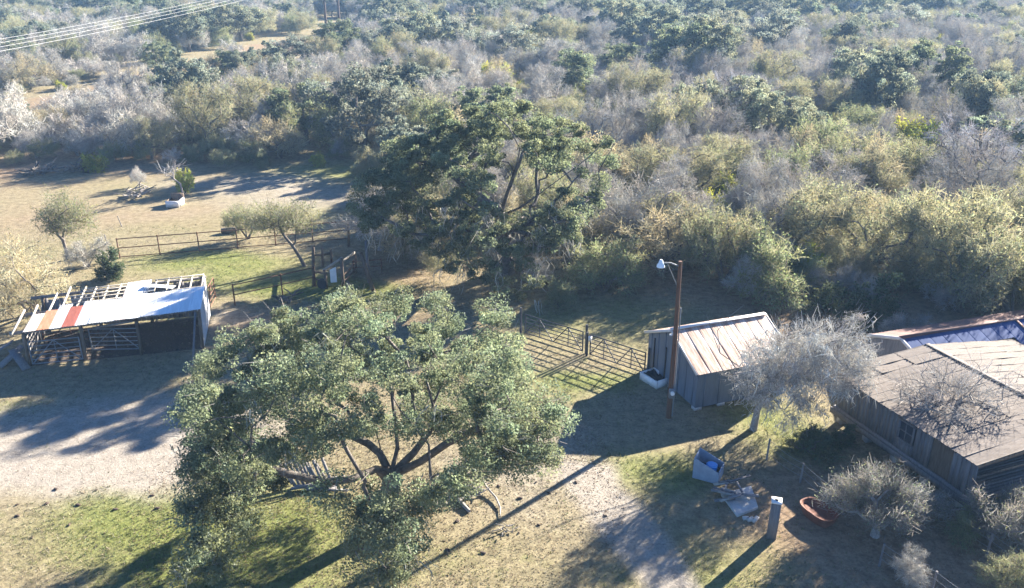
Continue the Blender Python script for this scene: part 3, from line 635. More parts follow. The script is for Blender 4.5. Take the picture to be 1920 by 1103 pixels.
def gate(p0, p1, h, rails, name, label, mat, cat='gate', z0=.12, braces=1, r=.028, group=None, zbr=False, lean=None):
    p0 = np.asarray(p0, float); p1 = np.asarray(p1, float); g = empty(name, p0, label, cat, group)
    up = Zv if lean is None else unit(Zv+lean)
    for k in range(rails):
        z = z0+(h-z0)*k/(rails-1); pipe('rail', p0+up*z, p1+up*z, r if k in (0, rails-1) else r*.8, mat, g)
    n = braces*2
    for t in (0, 1): pipe('end_upright', p0+(p1-p0)*t+up*(z0-.01), p0+(p1-p0)*t+up*(h+.01), r*1.1, mat, g)
    for k in range(n):
        a, b_ = k/n, (k+1)/n
        za, zb_ = (z0, h) if k % 2 == 0 else (h, z0)
        off = np.cross(unit(p1-p0), Zv)*.03
        pipe('brace', p0+(p1-p0)*a+up*za+off, p0+(p1-p0)*b_+up*zb_+off, r*.8, mat, g)
    for k in range(1, braces*2):
        if k % 2 == 1 or zbr: pipe('upright', p0+(p1-p0)*k/n+up*z0-off, p0+(p1-p0)*k/n+up*h-off, r*.7, mat, g)
    return g
gate(KP(.25, -.06, 0), KP(2.6, -.06, 0), 1.35, 6, 'panel_gate', 'grey tube gate across the left bay of the open barn', M['grey_metal'], r=.03)
gate(KP(2.85, 1.0, 0), KP(5.3, .5, 0), 1.30, 6, 'panel_gate', 'grey tube gate inside the middle bay of the open barn', M['grey_metal'], r=.03)
gate(KP(.3, 2.2, 0), KP(2.9, 2.6, 0), 1.30, 5, 'panel_gate', 'brown tube gate deep inside the left bay of the open barn', M['rust_pipe'], r=.03)
# leaning pole and scrap beside the barn
q0 = G(361, 698); q1 = KP(KL-.1, -.45, 2.3)
tag(bar('leaning_pole', q0-Zv*.05, q1, .10, .10, M['grey_wood'], None, taper=.8), 'thin grey pole leaning on the front corner of the open barn', 'pole')
for i, (u0, v0, u1, v1, z1, wd, lb) in enumerate([(0, 690, 48, 655, .75, .5, 'wide grey board leaning by the open barn, nearest the photo edge'), (-25, 672, 30, 648, .8, .42, 'grey board leaning behind the wide one left of the open barn')]):
    p = G(u0, v0)+Zv*.05; q = G(u1, v1+18)+Zv*z1
    tag(bar('leaning_board', p, q, wd, .05, M['grey_wood'], None), lb, 'board', 'boards left of the barn')
tag(bar('leaning_board', G(50, 694)+Zv*.04, G(30, 680)+Zv*.75, .42, .04, M['grey_wood'], None), 'short broad grey board propped at the left post of the open barn', 'board', 'boards left of the barn')

# ------------------------------------------------------------------ ranch gates across the lane, cattle panels
ga = G(985, 628); gb = G(1092, 662); gc = G(1106, 668); gd = G(1208, 703)
gate(ga, gb, 1.22, 6, 'ranch_gate', 'dark tube gate nearest the spreading oak, closed across the lane', M['dark_pipe'], r=.032, braces=2)
gate(gc, gd, 1.22, 6, 'ranch_gate', 'dark tube gate hinged at the grey shed, closed across the lane', M['dark_pipe'], r=.032, braces=2)
for k, (p, hgt, lb) in enumerate([(ga+np.array([-.25, .06, 0]), 1.6, 'dark gate post half hidden by the spreading oak'), (gb+np.array([.18, -.05, 0]), 1.65, 'dark steel gate post in the middle of the lane gates'), (gc-np.array([.16, -.05, 0]), 1.35, 'dark post carrying the small white tag between the lane gates'), (gd+np.array([.16, -.05, 0]), 1.5, 'dark gate post at the corner of the grey shed')]):
    mb = MB(); m_tube(mb, [p-Zv*.1, p+Zv*hgt], .065, 10); tag(mb.build('gate_post', M['dark_pipe'], None, True), lb, 'post', 'lane gate posts')
p = gc+np.array([-.03, -.09, 1.05]); mb = MB(); m_box(mb, p, (.22, .02, .30), .5)
tag(mb.build('gate_tag', M['white_paint'], None), 'small white tag plate hung between the lane gates', 'sign')

# ------------------------------------------------------------------ pens: pipe fences, chute
def pipe_fence(pts, h, rails, mat, label, r=.045, rr=.035, every=None):
    f = empty('pipe_fence', pts[0], label, 'fence')
    for p in pts:
        mb = MB(); m_tube(mb, [p-Zv*.1, p+Zv*(h+.06)], r, 8); mb.build('post', mat, f, True)
    for a, b_ in zip(pts[:-1], pts[1:]):
        for z in rails: pipe('rail', a+Zv*z, b_+Zv*z, rr, mat, f)
    return f
def lerp_pts(a, b_, n): return [a+(b_-a)*t for t in np.linspace(0, 1, n)]
FA = lerp_pts(G(225, 484), G(655, 449), 7)
pipe_fence(FA, 1.38, (.08, .72, 1.36), M['rust_pipe'], 'long rusty pipe fence between the pens and the tan field')
FB = [G(441, 573), G(530, 553), G(592, 538)]
pipe_fence(FB, 1.32, (.68, 1.30), M['rust_pipe'], 'short rusty pipe fence in front of the green pen')
FD = [G(392, 584), G(405, 560)]
gate(FD[0], FD[1], 1.35, 5, 'pen_gate', 'narrow rusty pen gate just right of the open barn', M['rust_pipe'], r=.032)
FE = lerp_pts(G(664, 516), G(716, 512), 3)
pipe_fence(FE, .95, (.5, .93), M['rust_pipe'], 'low rusty rail fence right of the loading chute')
def vpost(u0, v0, u1, v1, w, mat, lb, name='wooden_post', grp='posts around the loading chute'):
    b_ = G(u0, v0); t = AT(u1, v1, b_[1])
    o = bar(name, b_-Zv*.1, t, w, w, mat, None, (0, 1, 0), .9); return tag(o, lb, 'post', grp)
vpost(588, 537, 587, 464, .16, M['brown_wood'], 'tall dark post at the left corner of the loading chute')
vpost(605, 500, 604, 464, .15, M['brown_wood'], 'dark post second from left behind the loading chute')
vpost(622, 496, 620, 468, .15, M['brown_wood'], 'dark post third from left behind the loading chute')
vpost(654, 462, 653, 423, .15, M['brown_wood'], 'dark post at the right end of the long pipe fence')
vpost(702, 549, 676, 474, .20, M['brown_wood'], 'left one of the two tall leaning dark posts')
vpost(692, 530, 686, 452, .17, M['grey_wood'], 'right one of the two tall leaning posts, grey')
vpost(653, 548, 652, 528, .15, M['brown_wood'], 'short brown post before the headgate')
ch = empty('loading_chute', G(628, 538), 'loading chute frame with a white panel and sloped top boards', 'chute')
c0 = G(612, 541); c1 = G(644, 538); h0 = AT(612, 506, c0[1])[2]; h1 = AT(643, 484, c1[1])[2]
bar('post', c0-Zv*.1, c0+Zv*h0, .16, .16, M['brown_wood'], ch); bar('post', c1-Zv*.1, c1+Zv*h1, .16, .16, M['brown_wood'], ch)
bar('top_board', c0+Zv*(h0-.05)-kx*.1, c1+Zv*(h1+.02)+kx*.1, .05, .16, M['pale_wood'], ch)
c2 = G(668, 512); bar('top_board', c1+Zv*(h1-.25), c2+Zv*(AT(668, 474, c2[1])[2]), .05, .15, M['pale_wood'], ch)
bar('post', c2-Zv*.1, c2+Zv*(AT(668, 474, c2[1])[2]-.1), .13, .13, M['brown_wood'], ch)
w0 = c0*.72+c1*.28; w1 = c0*.35+c1*.65
wall_poly('gate_panel', [w0+Zv*.35, w1+Zv*.35, w1+Zv*1.35, w0+Zv*1.2], np.array([.2, -.98, 0]), .05, M['white_paint'], ch)
for z in (.3, .7): bar('side_rail', c1+Zv*z, c2+Zv*z, .05, .14, M['brown_wood'], ch)
for a, b_, z in ((G(588, 537), G(612, 541), .5), (G(588, 537), G(612, 541), 1.0), (G(605, 500), G(622, 496), .8), (G(588, 500), G(605, 500), .8), (G(588, 537), G(588, 500), 1.1)):
    bar('side_rail', a+Zv*z, b_+Zv*z, .05, .13, M['brown_wood'], ch)
mb = MB(); c = G(605, 541)+Zv*.32; m_tube(mb, [c+np.array([-.02, -.09, 0]), c+np.array([.02, .09, 0])], .32, 16); tag(mb.build('old_tyre', M['black'], None, True), 'black tyre leaning against the loading chute', 'tyre')

# ------------------------------------------------------------------ small things in the field
tb0 = G(328, 386); tk = empty('water_trough', tb0, 'white box trough with a dark back panel in the tan field', 'trough')
for s in (-1, 1): bar('side', tb0+np.array([s*.5, -.45, .26]), tb0+np.array([s*.5, .75, .26]), .07, .52, M['white_paint'] if s > 0 else M['brown_wood'], tk)
bar('front', tb0+np.array([-.535, -.48, .26]), tb0+np.array([.535, -.48, .26]), .06, .52, M['white_paint'], tk)
bar('back_panel', tb0+np.array([-.535, .79, .42]), tb0+np.array([.535, .79, .42]), .06, .84, M['brown_wood'], tk)
bar('inside', tb0+np.array([-.46, .15, .16]), tb0+np.array([.46, .15, .16]), 1.18, .05, M['dark'], tk)
mb = MB(); m_box(mb, tb0+np.array([.15, -.1, .26]), (.18, .18, .16), .3); mb.build('salt_block', M['white_paint'], tk)
c = G(433, 437); mb = MB(); m_tube(mb, [c+np.array([-.65, -.1, .2]), c+np.array([0, 0, .22]), c+np.array([.6, .12, .21])], [.2, .23, .2], 10)
tag(mb.build('fallen_log', M['bark'], None, True), 'short dark log lying behind the long pipe fence', 'log')
for (u0, v0, u1, v1, lb) in [(205, 470, 196, 440, 'thin leaning stake nearest the round green bush'), (229, 425, 220, 405, 'thin leaning stake in the tan field beyond the bushes')]:
    a = G(u0, v0); b_ = AT(u1, v1, a[1]); mb = MB(); m_tube(mb, [a-Zv*.1, b_], [.035, .03], 6); tag(mb.build('stake', M['grey_wood'], None, True), lb, 'stake', 'stakes in the field')

def branch_heap(name, c, rx, ry, h, n, label, cat, mat, seed, r=.035, part='branch'):
    rng = np.random.RandomState(seed); e = empty(name, c, label, cat)
    for _ in range(n):
        a = np.array([rng.uniform(-rx, rx)*.6, rng.uniform(-ry, ry)*.6, rng.uniform(.03, h*.6)]); d = unit(np.array([*rng.standard_normal(2), rng.uniform(-.2, .6)]))
        L = rng.uniform(.3, .85)*max(rx, .5); b_ = a+d*L; b_[2] = max(b_[2], .04); m = (a+b_)/2+rng.standard_normal(3)*.06; m[2] = max(m[2], .05)
        mb = MB(); m_tube(mb, [c+a, c+m, c+b_], [r*rng.uniform(.6, 1.4), r, r*.5], 5); mb.build(part, mat, e, True)
    return e
branch_heap('brush_pile', G(257, 368), 1.6, 1.6, 1.0, 46, 'grey heap of dead branches in the tan field', 'brush pile', M['pale_bark'], 1, .045)
branch_heap('brush_pile', G(75, 326), 2.2, 1.2, .8, 44, 'dark heap of stumps at the far left field edge', 'brush pile', M['bark'], 2, .075)
branch_heap('brush_pile', G(140, 322), 1.6, 1.0, 1.2, 26, 'dark upturned root heap left of the small green shrub', 'brush pile', M['bark'], 3, .08)
branch_heap('brush_pile', G(535, 566), .9, .6, .7, 26, 'dark tangle of roots against the short pipe fence', 'brush pile', M['bark'], 4, .04)
branch_heap('dead_branch_heap', G(880, 925), .8, .7, .55, 22, 'dead grey branches fallen right of the oak trunk', 'branches', M['pale_bark'], 5, .035)
mb = MB(); a = G(855, 935); m_tube(mb, [a+Zv*.09, G(868, 950)+Zv*.09, G(880, 962)+Zv*.08], [.075, .085, .07], 8); tag(mb.build('fallen_log', M['pale_bark'], None, True), 'grey log stub lying before the oak on dry grass', 'log')
mb = MB(); m_tube(mb, [G(903, 905)+Zv*.25, G(912, 920)+Zv*.18, G(930, 938)+Zv*.12, G(938, 955)+Zv*.08, G(938, 972)+Zv*.05], [.05, .045, .04, .03, .015], 6); tag(mb.build('fallen_branch', M['pale_bark'], None, True), 'crooked grey branch lying across the pole shadow', 'branch')
# leaning boards by the oak
wp = empty('board_pile', G(590, 912), 'pile of weathered boards leaning under the oak limb', 'board pile'); rng = np.random.RandomState(6)
c = G(590, 912)
for k in range(11):
    a = c+np.array([-.9+k*.16, rng.uniform(-.1, .1), .04]); b_ = a+np.array([-.55+rng.uniform(-.2, .2), .55+rng.uniform(-.1, .1), .75+rng.uniform(-.15, .2)])
    bar('board', a, b_, .12, .03, M['grey_wood'], wp, (0, -1, 1))
for k in range(6):
    a = c+np.array([rng.uniform(-1.0, .6), rng.uniform(-.5, .1), .05+k*.04]); bar('board', a, a+np.array([1.2, rng.uniform(-.25, .25), .02]), .14, .035, M['grey_wood'], wp)

# ------------------------------------------------------------------ yard things bottom right
# square pillar
pbx = G(1446, 1006); pt = AT(1452, 940, pbx[1]); pil = empty('pillar', pbx, 'pale square pillar standing alone in the shaded yard', 'pillar')
bar('shaft', pbx-Zv*.05, pbx+Zv*pt[2]+np.array([.02, 0, 0]), .33, .33, M['grey_wood'], pil, unit([.3, 1, 0]))
bar('cap', pbx+Zv*pt[2]+np.array([.02, 0, 0]), pbx+Zv*(pt[2]+.05)+np.array([.02, 0, 0]), .37, .37, M['trim'], pil, unit([.3, 1, 0]))
mb = MB(); m_box(mb, pbx+Zv*(pt[2]+.06)+np.array([.02, 0, 0]), (.10, .10, .03), .3); mb.build('cap_hole', M['dark'], pil)
# rusty oval tub
tc = G(1533, 972); tub = empty('rusty_tub', tc, 'rusty red oval tub lying in the shaded yard by the bush', 'tub')
ang = np.linspace(0, 2*math.pi, 28, endpoint=False); axd = unit(G(1562, 985)-G(1508, 945)); ayd = np.array([-axd[1], axd[0], 0])
def oval(rx, ry, z): return np.array([tc+axd*rx*np.sign(math.cos(t))*abs(math.cos(t))**.7+ayd*ry*np.sign(math.sin(t))*abs(math.sin(t))**.7+Zv*z for t in ang])
mb = MB(); prof = [(.60, .36, .02), (.68, .42, .22), (.72, .45, .42), (.75, .48, .44), (.70, .43, .425), (.62, .37, .30), (.35, .2, .25)]
for (rx, ry, z), (r2, y2, z2) in zip(prof[:-1], prof[1:]):
    A_ = oval(rx, ry, z); B_ = oval(r2, y2, z2); n = 28; mb.add(np.vstack([A_, B_]), [[i, (i+1) % n, (i+1) % n+n, i+n] for i in range(n)])
mb.add(oval(.35, .2, .25), [list(range(28))]); mb.build('shell', M['rust_tub'], tub, True)
# grey box with a blue ball-shaped lid
bc = G(1327, 893); bxr = unit(G(1352, 893)-G(1303, 880)); byr = np.array([-bxr[1], bxr[0], 0])
gb_ = empty('metal_box', bc, 'open blue-grey box with slanted sides near the shed shadow', 'box')
hw, hd, hh = .52, .42, .95
def BP(a, b_, z): return bc+bxr*a+byr*b_+Zv*z
wall_poly('front_panel', [BP(-hw, -hd, .02), BP(hw, -hd, .02), BP(hw, -hd, hh*.55), BP(-hw, -hd, hh)], -byr, .04, M['bin_paint'], gb_)
wall_poly('back_panel', [BP(-hw, hd, .02), BP(hw, hd, .02), BP(hw, hd, hh*.55), BP(-hw, hd, hh)], -byr, .04, M['bin_paint'], gb_)
wall_poly('side_panel', [BP(-hw, -hd+.01, .02), BP(-hw, hd-.05, .02), BP(-hw, hd-.05, hh*.99), BP(-hw, -hd+.01, hh*.99)], -bxr, .04, M['bin_paint'], gb_)
wall_poly('side_panel', [BP(hw-.04, -hd+.01, .02), BP(hw-.04, hd-.05, .02), BP(hw-.04, hd-.05, hh*.54), BP(hw-.04, -hd+.01, hh*.54)], -bxr, .04, M['bin_paint'], gb_)
bar('inside_floor', BP(-hw+.05, 0, .35), BP(hw-.06, 0, .30), .7, .03, M['dark'], gb_)
def sphere(mb, c, r, n=14, m=9, sc=(1, 1, 1)):
    th = np.linspace(0, math.pi, m); pts = []
    for t in th:
        for a in np.linspace(0, 2*math.pi, n, endpoint=False): pts.append(np.array([math.sin(t)*math.cos(a)*sc[0], math.sin(t)*math.sin(a)*sc[1], math.cos(t)*sc[2]])*r+c)
    f = [[i*n+j, (i+1)*n+j, (i+1)*n+(j+1) % n, i*n+(j+1) % n] for i in range(m-1) for j in range(n)]; mb.add(pts, f)
mb = MB(); q = BP(.12, -.02, .54); m_tube(mb, [q-Zv*.2, q, q+Zv*.06, q+Zv*.10], [.21, .23, .235, .18], 18); tag(mb.build('blue_tub', M['blue_plastic'], None, True), 'bright blue round tub sitting in the blue-grey box', 'tub')
# pale slab with broken boards on it
sc_ = G(1385, 945); sxr = unit(G(1420, 955)-G(1385, 968)); sxr[2] = 0
slab = wall_poly('stone_slab', [G(1352, 930)+Zv*.10, G(1382, 970)+Zv*.10, G(1421, 955)+Zv*.10, G(1408, 915)+Zv*.10], Zv, .10, M['concrete'], None); tag(slab, 'pale flat slab under broken boards in the yard', 'slab')
bp_ = empty('board_pile', sc_+Zv*.1, 'heap of broken grey boards on the pale slab', 'board pile'); rng = np.random.RandomState(12)
for k in range(16):
    a = G(rng.uniform(1356, 1405), rng.uniform(908, 945))+Zv*(.13+k*.012); d = unit([rng.uniform(-1, 1), rng.uniform(-.5, .5), 0])*rng.uniform(.25, .55)
    bar('board', a-d, a+d+Zv*rng.uniform(-.02, .06), rng.uniform(.07, .16), .03, M['grey_wood'] if k % 3 else M['pale_wood'], bp_)
for k in range(3):
    q = G(1398+k*9, 974+k*3-k*k); mb = MB(); m_box(mb, q+Zv*.05, (.22+.06*k, .14, .10), .4*k); tag(mb.build('stone_block', M['concrete'], None), ['small pale stone left below the slab', 'middle pale stone below the slab', 'right pale stone below the slab'][k], 'stone', 'stones by the slab')
# sagging wire fences in the yard
def wire_fence(pts, hs, label, wires=(.35, .7, 1.0)):
    f = empty('wire_fence', pts[0], label, 'fence')
    for p, h in zip(pts, hs):
        mb = MB(); m_tube(mb, [p-Zv*.1, p+Zv*h+np.array([.04, .02, 0])], [.045, .035], 7); mb.build('post', M['grey_wood'], f, True)
    for wz in wires:
        for i in range(len(pts)-1):
            a = pts[i]+Zv*hs[i]*wz; b_ = pts[i+1]+Zv*hs[i+1]*wz; t = np.linspace(0, 1, 7)
            mb = MB(); m_tube(mb, [a*(1-s)+b_*s-Zv*.10*4*s*(1-s) for s in t], .007, 4); mb.build('wire', M['wire'], f, True)
    return f
wire_fence([G(1437, 862), G(1500, 905), G(1580, 965)], [1.0, .9, .9], 'sagging wire fence running from the mossy tree to the tub')
wire_fence([G(1648, 1062), G(1745, 1115), G(1850, 1180)], [.95, .95, .9], 'wire fence with a pale top wire at the lower edge of the yard')
wire_fence([G(1772, 975), G(1850, 1040), G(1960, 1110)], [.8, .9, .9], 'thin wire fence among the lower right bushes')

# ------------------------------------------------------------------ power line
def pylon(c, h, label, axis):
    e = empty('h_frame_pylon', c, label, 'pylon'); ax = unit(axis)
    for s in (-1, 1): mb = MB(); m_tube(mb, [c+ax*s*1.7-Zv*.2, c+ax*s*1.7+Zv*h], [.34, .26], 8); mb.build('pole', M['pylon_wood'], e, True)
    bar('crossarm', c-ax*4.2+Zv*(h-1.2), c+ax*4.2+Zv*(h-1.2), .2, .28, M['pylon_wood'], e)
    bar('low_beam', c-ax*1.7+Zv*1.3, c+ax*1.7+Zv*1.3, .12, .2, M['bark'], e)
    for a_, b_ in ((-1, 1), (1, -1)): bar('cross_brace', c+ax*a_*1.7+Zv*5, c+ax*b_*1.7+Zv*(h-2), .12, .12, M['bark'], e)
    return e
pc = G(624, 48); pc2 = np.array([-44.0, 8.0, 0]); axd_ = np.array([1.0, 0, 0])
pylon(pc, 15.0, 'two-legged wooden power pylon in the far clearing', np.array([1, 0.1, 0])); pylon(pc2, 15.0, 'near wooden power pylon out of sight beyond the left edge', axd_)
for k in range(4):
    o = (3, 1, -1, -3)[k]
    a = pc+np.array([1, .1, 0])*o+Zv*13.6; b_ = pc2+axd_*o+Zv*13.6; t = np.linspace(0, 1, 60)
    mb = MB(); m_tube(mb, [a*(1-s)+b_*s-Zv*4*2.3*s*(1-s) for s in t], .015, 4)
    tag(mb.build('power_line', M['power_wire'], None, True), ['uppermost power line crossing the far left brush', 'second power line from the top over the far left brush', 'third power line from the top over the far left brush', 'lowest power line crossing the far left brush'][k], 'power line', 'power lines')
# ------------------------------------------------------------------ hero trees
def dome(rng, c, r, n, poly=None, holes=(), lo=.55, zmin=-.6, mind=1.0):
    out = []; tries = 0; c = np.asarray(c, float); r = np.asarray(r, float)
    while len(out) < n and tries < 60000:
        tries += 1; d = rand_dirs(rng, 1)[0]; k = rng.uniform(lo, 1)
        if d[2] < zmin: continue
        p = c+d*k*r
        if p[2] < .9: continue
        if poly is not None:
            u, v = proj(p)
            if not inpoly(u, v, poly)[0] or any(inpoly(u, v, h)[0] for h in holes): continue
        if out and np.min(np.linalg.norm(np.array(out)-p, axis=1)) < mind: continue
        out.append(p)
    return np.array(out)
# --- spreading oak in the foreground
rng = np.random.RandomState(101)
ob = np.array([-4.45, 26.0, 0.0]); oak = empty('spreading_live_oak', ob, 'large spreading live oak with bare limbs in the middle foreground', 'tree')
POLY1 = [(352, 750), (385, 660), (445, 615), (540, 590), (575, 565), (700, 558), (850, 556), (950, 572), (975, 640), (968, 700), (1030, 750), (1058, 805), (1050, 850), (1020, 880), (960, 870), (890, 885), (830, 950), (800, 1000), (765, 1130), (690, 1130), (650, 1030), (640, 985), (700, 950), (700, 930), (600, 935), (545, 930), (540, 880), (500, 920), (450, 990), (380, 1080), (345, 930), (360, 830)]
HOLES1 = [[(575, 875), (640, 825), (700, 805), (850, 805), (900, 830), (905, 860), (850, 880), (800, 905), (700, 925), (575, 920)]]
t1 = dome(rng, (-4.5, 25.0, 5.1), (6.9, 6.6, 3.9), 165, POLY1, HOLES1, .6, -.8, .74)
DY = 3.1
ext = [(365, 880, 25.6), (400, 860, 26.4), (370, 920, 24.9), (415, 915, 25.6), (355, 960, 24.2), (400, 965, 24.6), (440, 940, 25.6), (375, 1010, 23.6), (415, 1020, 24.0), (450, 985, 24.8), (360, 1050, 23.0), (400, 1065, 23.2), (470, 900, 26.4), (500, 880, 27.0), (430, 880, 26.2), (380, 830, 27.0), (430, 830, 27.4), (480, 850, 27.2), (400, 790, 28.0), (700, 955, 25.4), (740, 955, 25.2), (775, 985, 25.0), (720, 1000, 24.8), (752, 1030, 24.6), (700, 1045, 24.4), (735, 1075, 24.2), (795, 945, 25.6), (830, 915, 26.2), (690, 930, 25.8), (665, 985, 25.0), (715, 1095, 24.0), (400, 690, 28.6), (378, 725, 28.4), (440, 655, 28.8), (482, 630, 29.0), (420, 740, 28.2), (372, 765, 27.8), (465, 700, 28.6), (505, 665, 29.0), (545, 625, 29.4), (520, 720, 28.4), (440, 790, 27.8), (480, 760, 28.0), (905, 835, 26.6), (940, 850, 26.2), (975, 835, 26.6), (930, 810, 27.2), (960, 870, 25.8), (900, 875, 26.0), (1000, 800, 27.0), (870, 800, 28.0), (835, 790, 28.4), (780, 785, 29.4), (700, 790, 29.6), (650, 800, 29.4), (1030, 850, 25.6), (1000, 870, 25.2), (1045, 800, 26.4)]
t1 = np.vstack([t1, [AT(q[0], q[1], q[2]-DY) for q in ext]])
forkp = ob+np.array([.05, .1, 2.05])
sk = Skel([ob-Zv*.1, ob+np.array([-.05, 0, .8]), ob+np.array([0, .05, 1.5]), forkp]); sk.first = 3
def limb(pix, root=3):
    return sk.chain(root, [AT(u, v, y-DY) for (u, v, y) in pix])
limb([(705, 880, 28.9), (660, 898, 28.2), (610, 905, 27.6), (560, 893, 27.2), (505, 880, 27.0), (455, 862, 27.0)])
limb([(712, 850, 29.6), (690, 832, 30.0), (655, 815, 30.4), (615, 822, 30.6), (560, 800, 30.4), (500, 760, 30.0)])
limb([(745, 840, 29.8), (742, 800, 30.8), (735, 740, 31.6), (720, 690, 32.2)])
limb([(775, 850, 29.6), (805, 810, 30.2), (812, 760, 30.6), (800, 715, 31.0), (810, 660, 31.8)])
limb([(790, 865, 29.0), (840, 830, 28.8), (900, 800, 28.4), (960, 800, 28.0), (1010, 820, 27.6)])
limb([(745, 900, 28.4), (740, 935, 26.8), (735, 985, 25.6), (728, 1040, 24.6)])
sk.grow(t1, rng, .16, .5, .25, .08)
mbk = MB(); sk.tubes(mbk, .018, .54, 1.5, maxr=.52); mbk.build('trunk', M['bark'], oak, True)
mbk = MB(); crown_oak(rng, t1, rng.uniform(.5, .98, len(t1)), 1250, .043, OAK, mbk, 8); mbk.build('crown', M['leaf'], oak)
mbk = MB(); q = t1[rng.randint(0, len(t1), 60)]+rng.standard_normal((60, 3))*.5; m_moss(mbk, rng, q, .3, .9, (.26, .27, .22), .04); mbk.build('hanging_moss', M['moss'], oak)
# bare dead twigs sticking out of the crown
mbk = MB(); k = rng.randint(0, len(t1), 2600); p0 = t1[k]+rand_dirs(rng, 2600)*.5; out = unit(t1.mean(0)); dr = (t1[k]-t1.mean(0)); dr /= np.linalg.norm(dr, axis=1)[:, None]
m_twigs(mbk, rng, p0, p0+(dr+rand_dirs(rng, 2600)*.8)*rng.uniform(.15, .45, (2600, 1)), .016, vcol(rng, 2600, (.30, .27, .24))); mbk.build('bare_twigs', M['twig'], oak)

# --- tall moss-hung oak behind
rng = np.random.RandomState(202)
ob = G(945, 512); oak2 = empty('tall_live_oak', ob, 'tall moss-hung live oak behind the pens, biggest tree in the picture', 'tree')
POLY2 = [(668, 400), (690, 330), (740, 290), (790, 225), (840, 195), (905, 183), (1010, 192), (1090, 212), (1150, 235), (1155, 290), (1130, 345), (1130, 430), (1080, 455), (1030, 500), (1010, 545), (930, 560), (850, 525), (745, 478), (660, 430)]
HOLES2 = [[(790, 335), (850, 330), (850, 385), (800, 375)], [(925, 320), (945, 260), (985, 250), (1000, 300), (1010, 330), (1060, 320), (1110, 290), (1120, 305), (1060, 360), (1020, 400), (940, 410), (915, 380)]]
t2 = dome(rng, (-1.3, 51.8, 6.4), (8.0, 6.2, 4.7), 185, POLY2, HOLES2, .5, -.85, .85)
t2 = np.vstack([t2, [AT(u_, v_, y_) for (u_, v_, y_) in [(760, 430, 46.5), (790, 455, 46.0), (825, 470, 46.2), (860, 460, 46.0), (845, 500, 46.4), (880, 490, 46.2), (900, 520, 46.6), (930, 500, 46.4), (945, 535, 46.8), (960, 470, 46.5), (985, 500, 46.8), (1000, 530, 47.0), (910, 450, 46.2), (870, 425, 46.5), (820, 430, 46.5), (940, 430, 47), (1040, 460, 47.4), (1070, 435, 47.6), (720, 405, 47.2), (690, 400, 47.6), (675, 385, 48), (710, 380, 48), (740, 370, 48), (730, 340, 48.5), (705, 330, 49), (760, 310, 49), (770, 350, 48), (680, 350, 49), (740, 300, 50), (785, 265, 50), (750, 280, 51), (690, 425, 47), (700, 420, 47.4), (1020, 440, 47.2), (980, 550, 47.4)]]])
sk = Skel([ob-Zv*.1, AT(945, 480, 52.0), AT(942, 440, 51.8), AT(938, 405, 51.6)]); sk.first = 2
def limb2(pix, root=3): return sk.chain(root, [AT(u, v, y) for (u, v, y) in pix])
limb2([(950, 365, 50.6), (965, 325, 49.8), (975, 280, 49.4), (955, 240, 49.2), (930, 215, 49.4)])
limb2([(975, 390, 50.2), (1010, 365, 49.2), (1050, 335, 48.2), (1085, 310, 47.8), (1120, 280, 47.8), (1145, 250, 48.2)])
limb2([(905, 375, 51.0), (870, 345, 51.4), (830, 310, 52.0), (790, 280, 52.2)])
limb2([(925, 420, 50.0), (890, 430, 48.4), (840, 440, 47.2), (780, 440, 46.6), (720, 410, 47.0)], 2)
limb2([(960, 430, 50.0), (990, 440, 48.4), (1040, 420, 47.6), (1090, 400, 47.6)], 2)
sk.grow(t2, rng, .22, .6, .25, .1)
mbk = MB(); sk.tubes(mbk, .027, .55, 1.4, maxr=.62); mbk.build('trunk', M['bark'], oak2, True)
mbk = MB(); crown_oak(rng, t2, rng.uniform(.6, 1.05, len(t2)), 900, .064, (.21, .24, .128), mbk, 7); mbk.build('crown', M['leaf'], oak2)
lowt = t2[t2[:, 2] < 6.2]; q = lowt[rng.randint(0, len(lowt), 170)]+rng.standard_normal((170, 3))*np.array([.7, .7, .3])
mbk = MB(); m_moss(mbk, rng, q, .3, 1.5, (.36, .34, .28), .06, 6); mbk.build('hanging_moss', M['moss'], oak2)

# --- grey moss-covered tree before the shed
rng = np.random.RandomState(303)
ob = G(1412, 806); mt = empty('mossy_tree', ob, 'bare tree smothered in pale grey moss between the shed and the house', 'tree')
POLY3 = [(1342, 730), (1360, 695), (1400, 665), (1430, 655), (1450, 622), (1490, 612), (1530, 598), (1580, 588), (1620, 610), (1645, 650), (1640, 690), (1600, 705), (1580, 745), (1545, 730), (1515, 775), (1470, 790), (1445, 750), (1400, 800), (1350, 795)]
t3 = dome(rng, (13.0, 32.4, 3.2), (5.0, 2.3, 2.7), 74, POLY3, (), .05, -.98, .52)
sk = Skel([ob-Zv*.1, AT(1420, 770, 32.8), AT(1432, 740, 32.7), AT(1446, 705, 32.6)]); sk.first = 1
for L in ([(1470, 690, 32.4), (1510, 670, 32.2), (1560, 640, 32.0)], [(1440, 680, 32.6), (1460, 650, 32.8), (1480, 625, 33.0)], [(1410, 695, 32.2), (1380, 700, 31.8), (1355, 705, 31.6)]):
    sk.chain(3, [AT(*q) for q in L])
sk.chain(2, [AT(1390, 690, 32.6), AT(1350, 662, 32.8), AT(1338, 630, 33.0), AT(1325, 590, 33.2)]); kk = sk.chain(len(sk.p)-3, [AT(1345, 620, 32.9), AT(1372, 590, 33.1), AT(1395, 572, 33.2)])
sk.grow(t3, rng, .14, .4, .3, .05)
mbk = MB(); sk.tubes(mbk, .016, .5, 1.3, maxr=.26); mbk.build('trunk', M['pale_bark'], mt, True)
lob = np.concatenate([t3+rng.standard_normal(t3.shape)*np.array([.34, .34, .2]) for _ in range(4)]); ls_ = rng.uniform(.08, .30, len(lob)); lc = vcol(rng, len(lob), (.40, .385, .35), .45, .05)
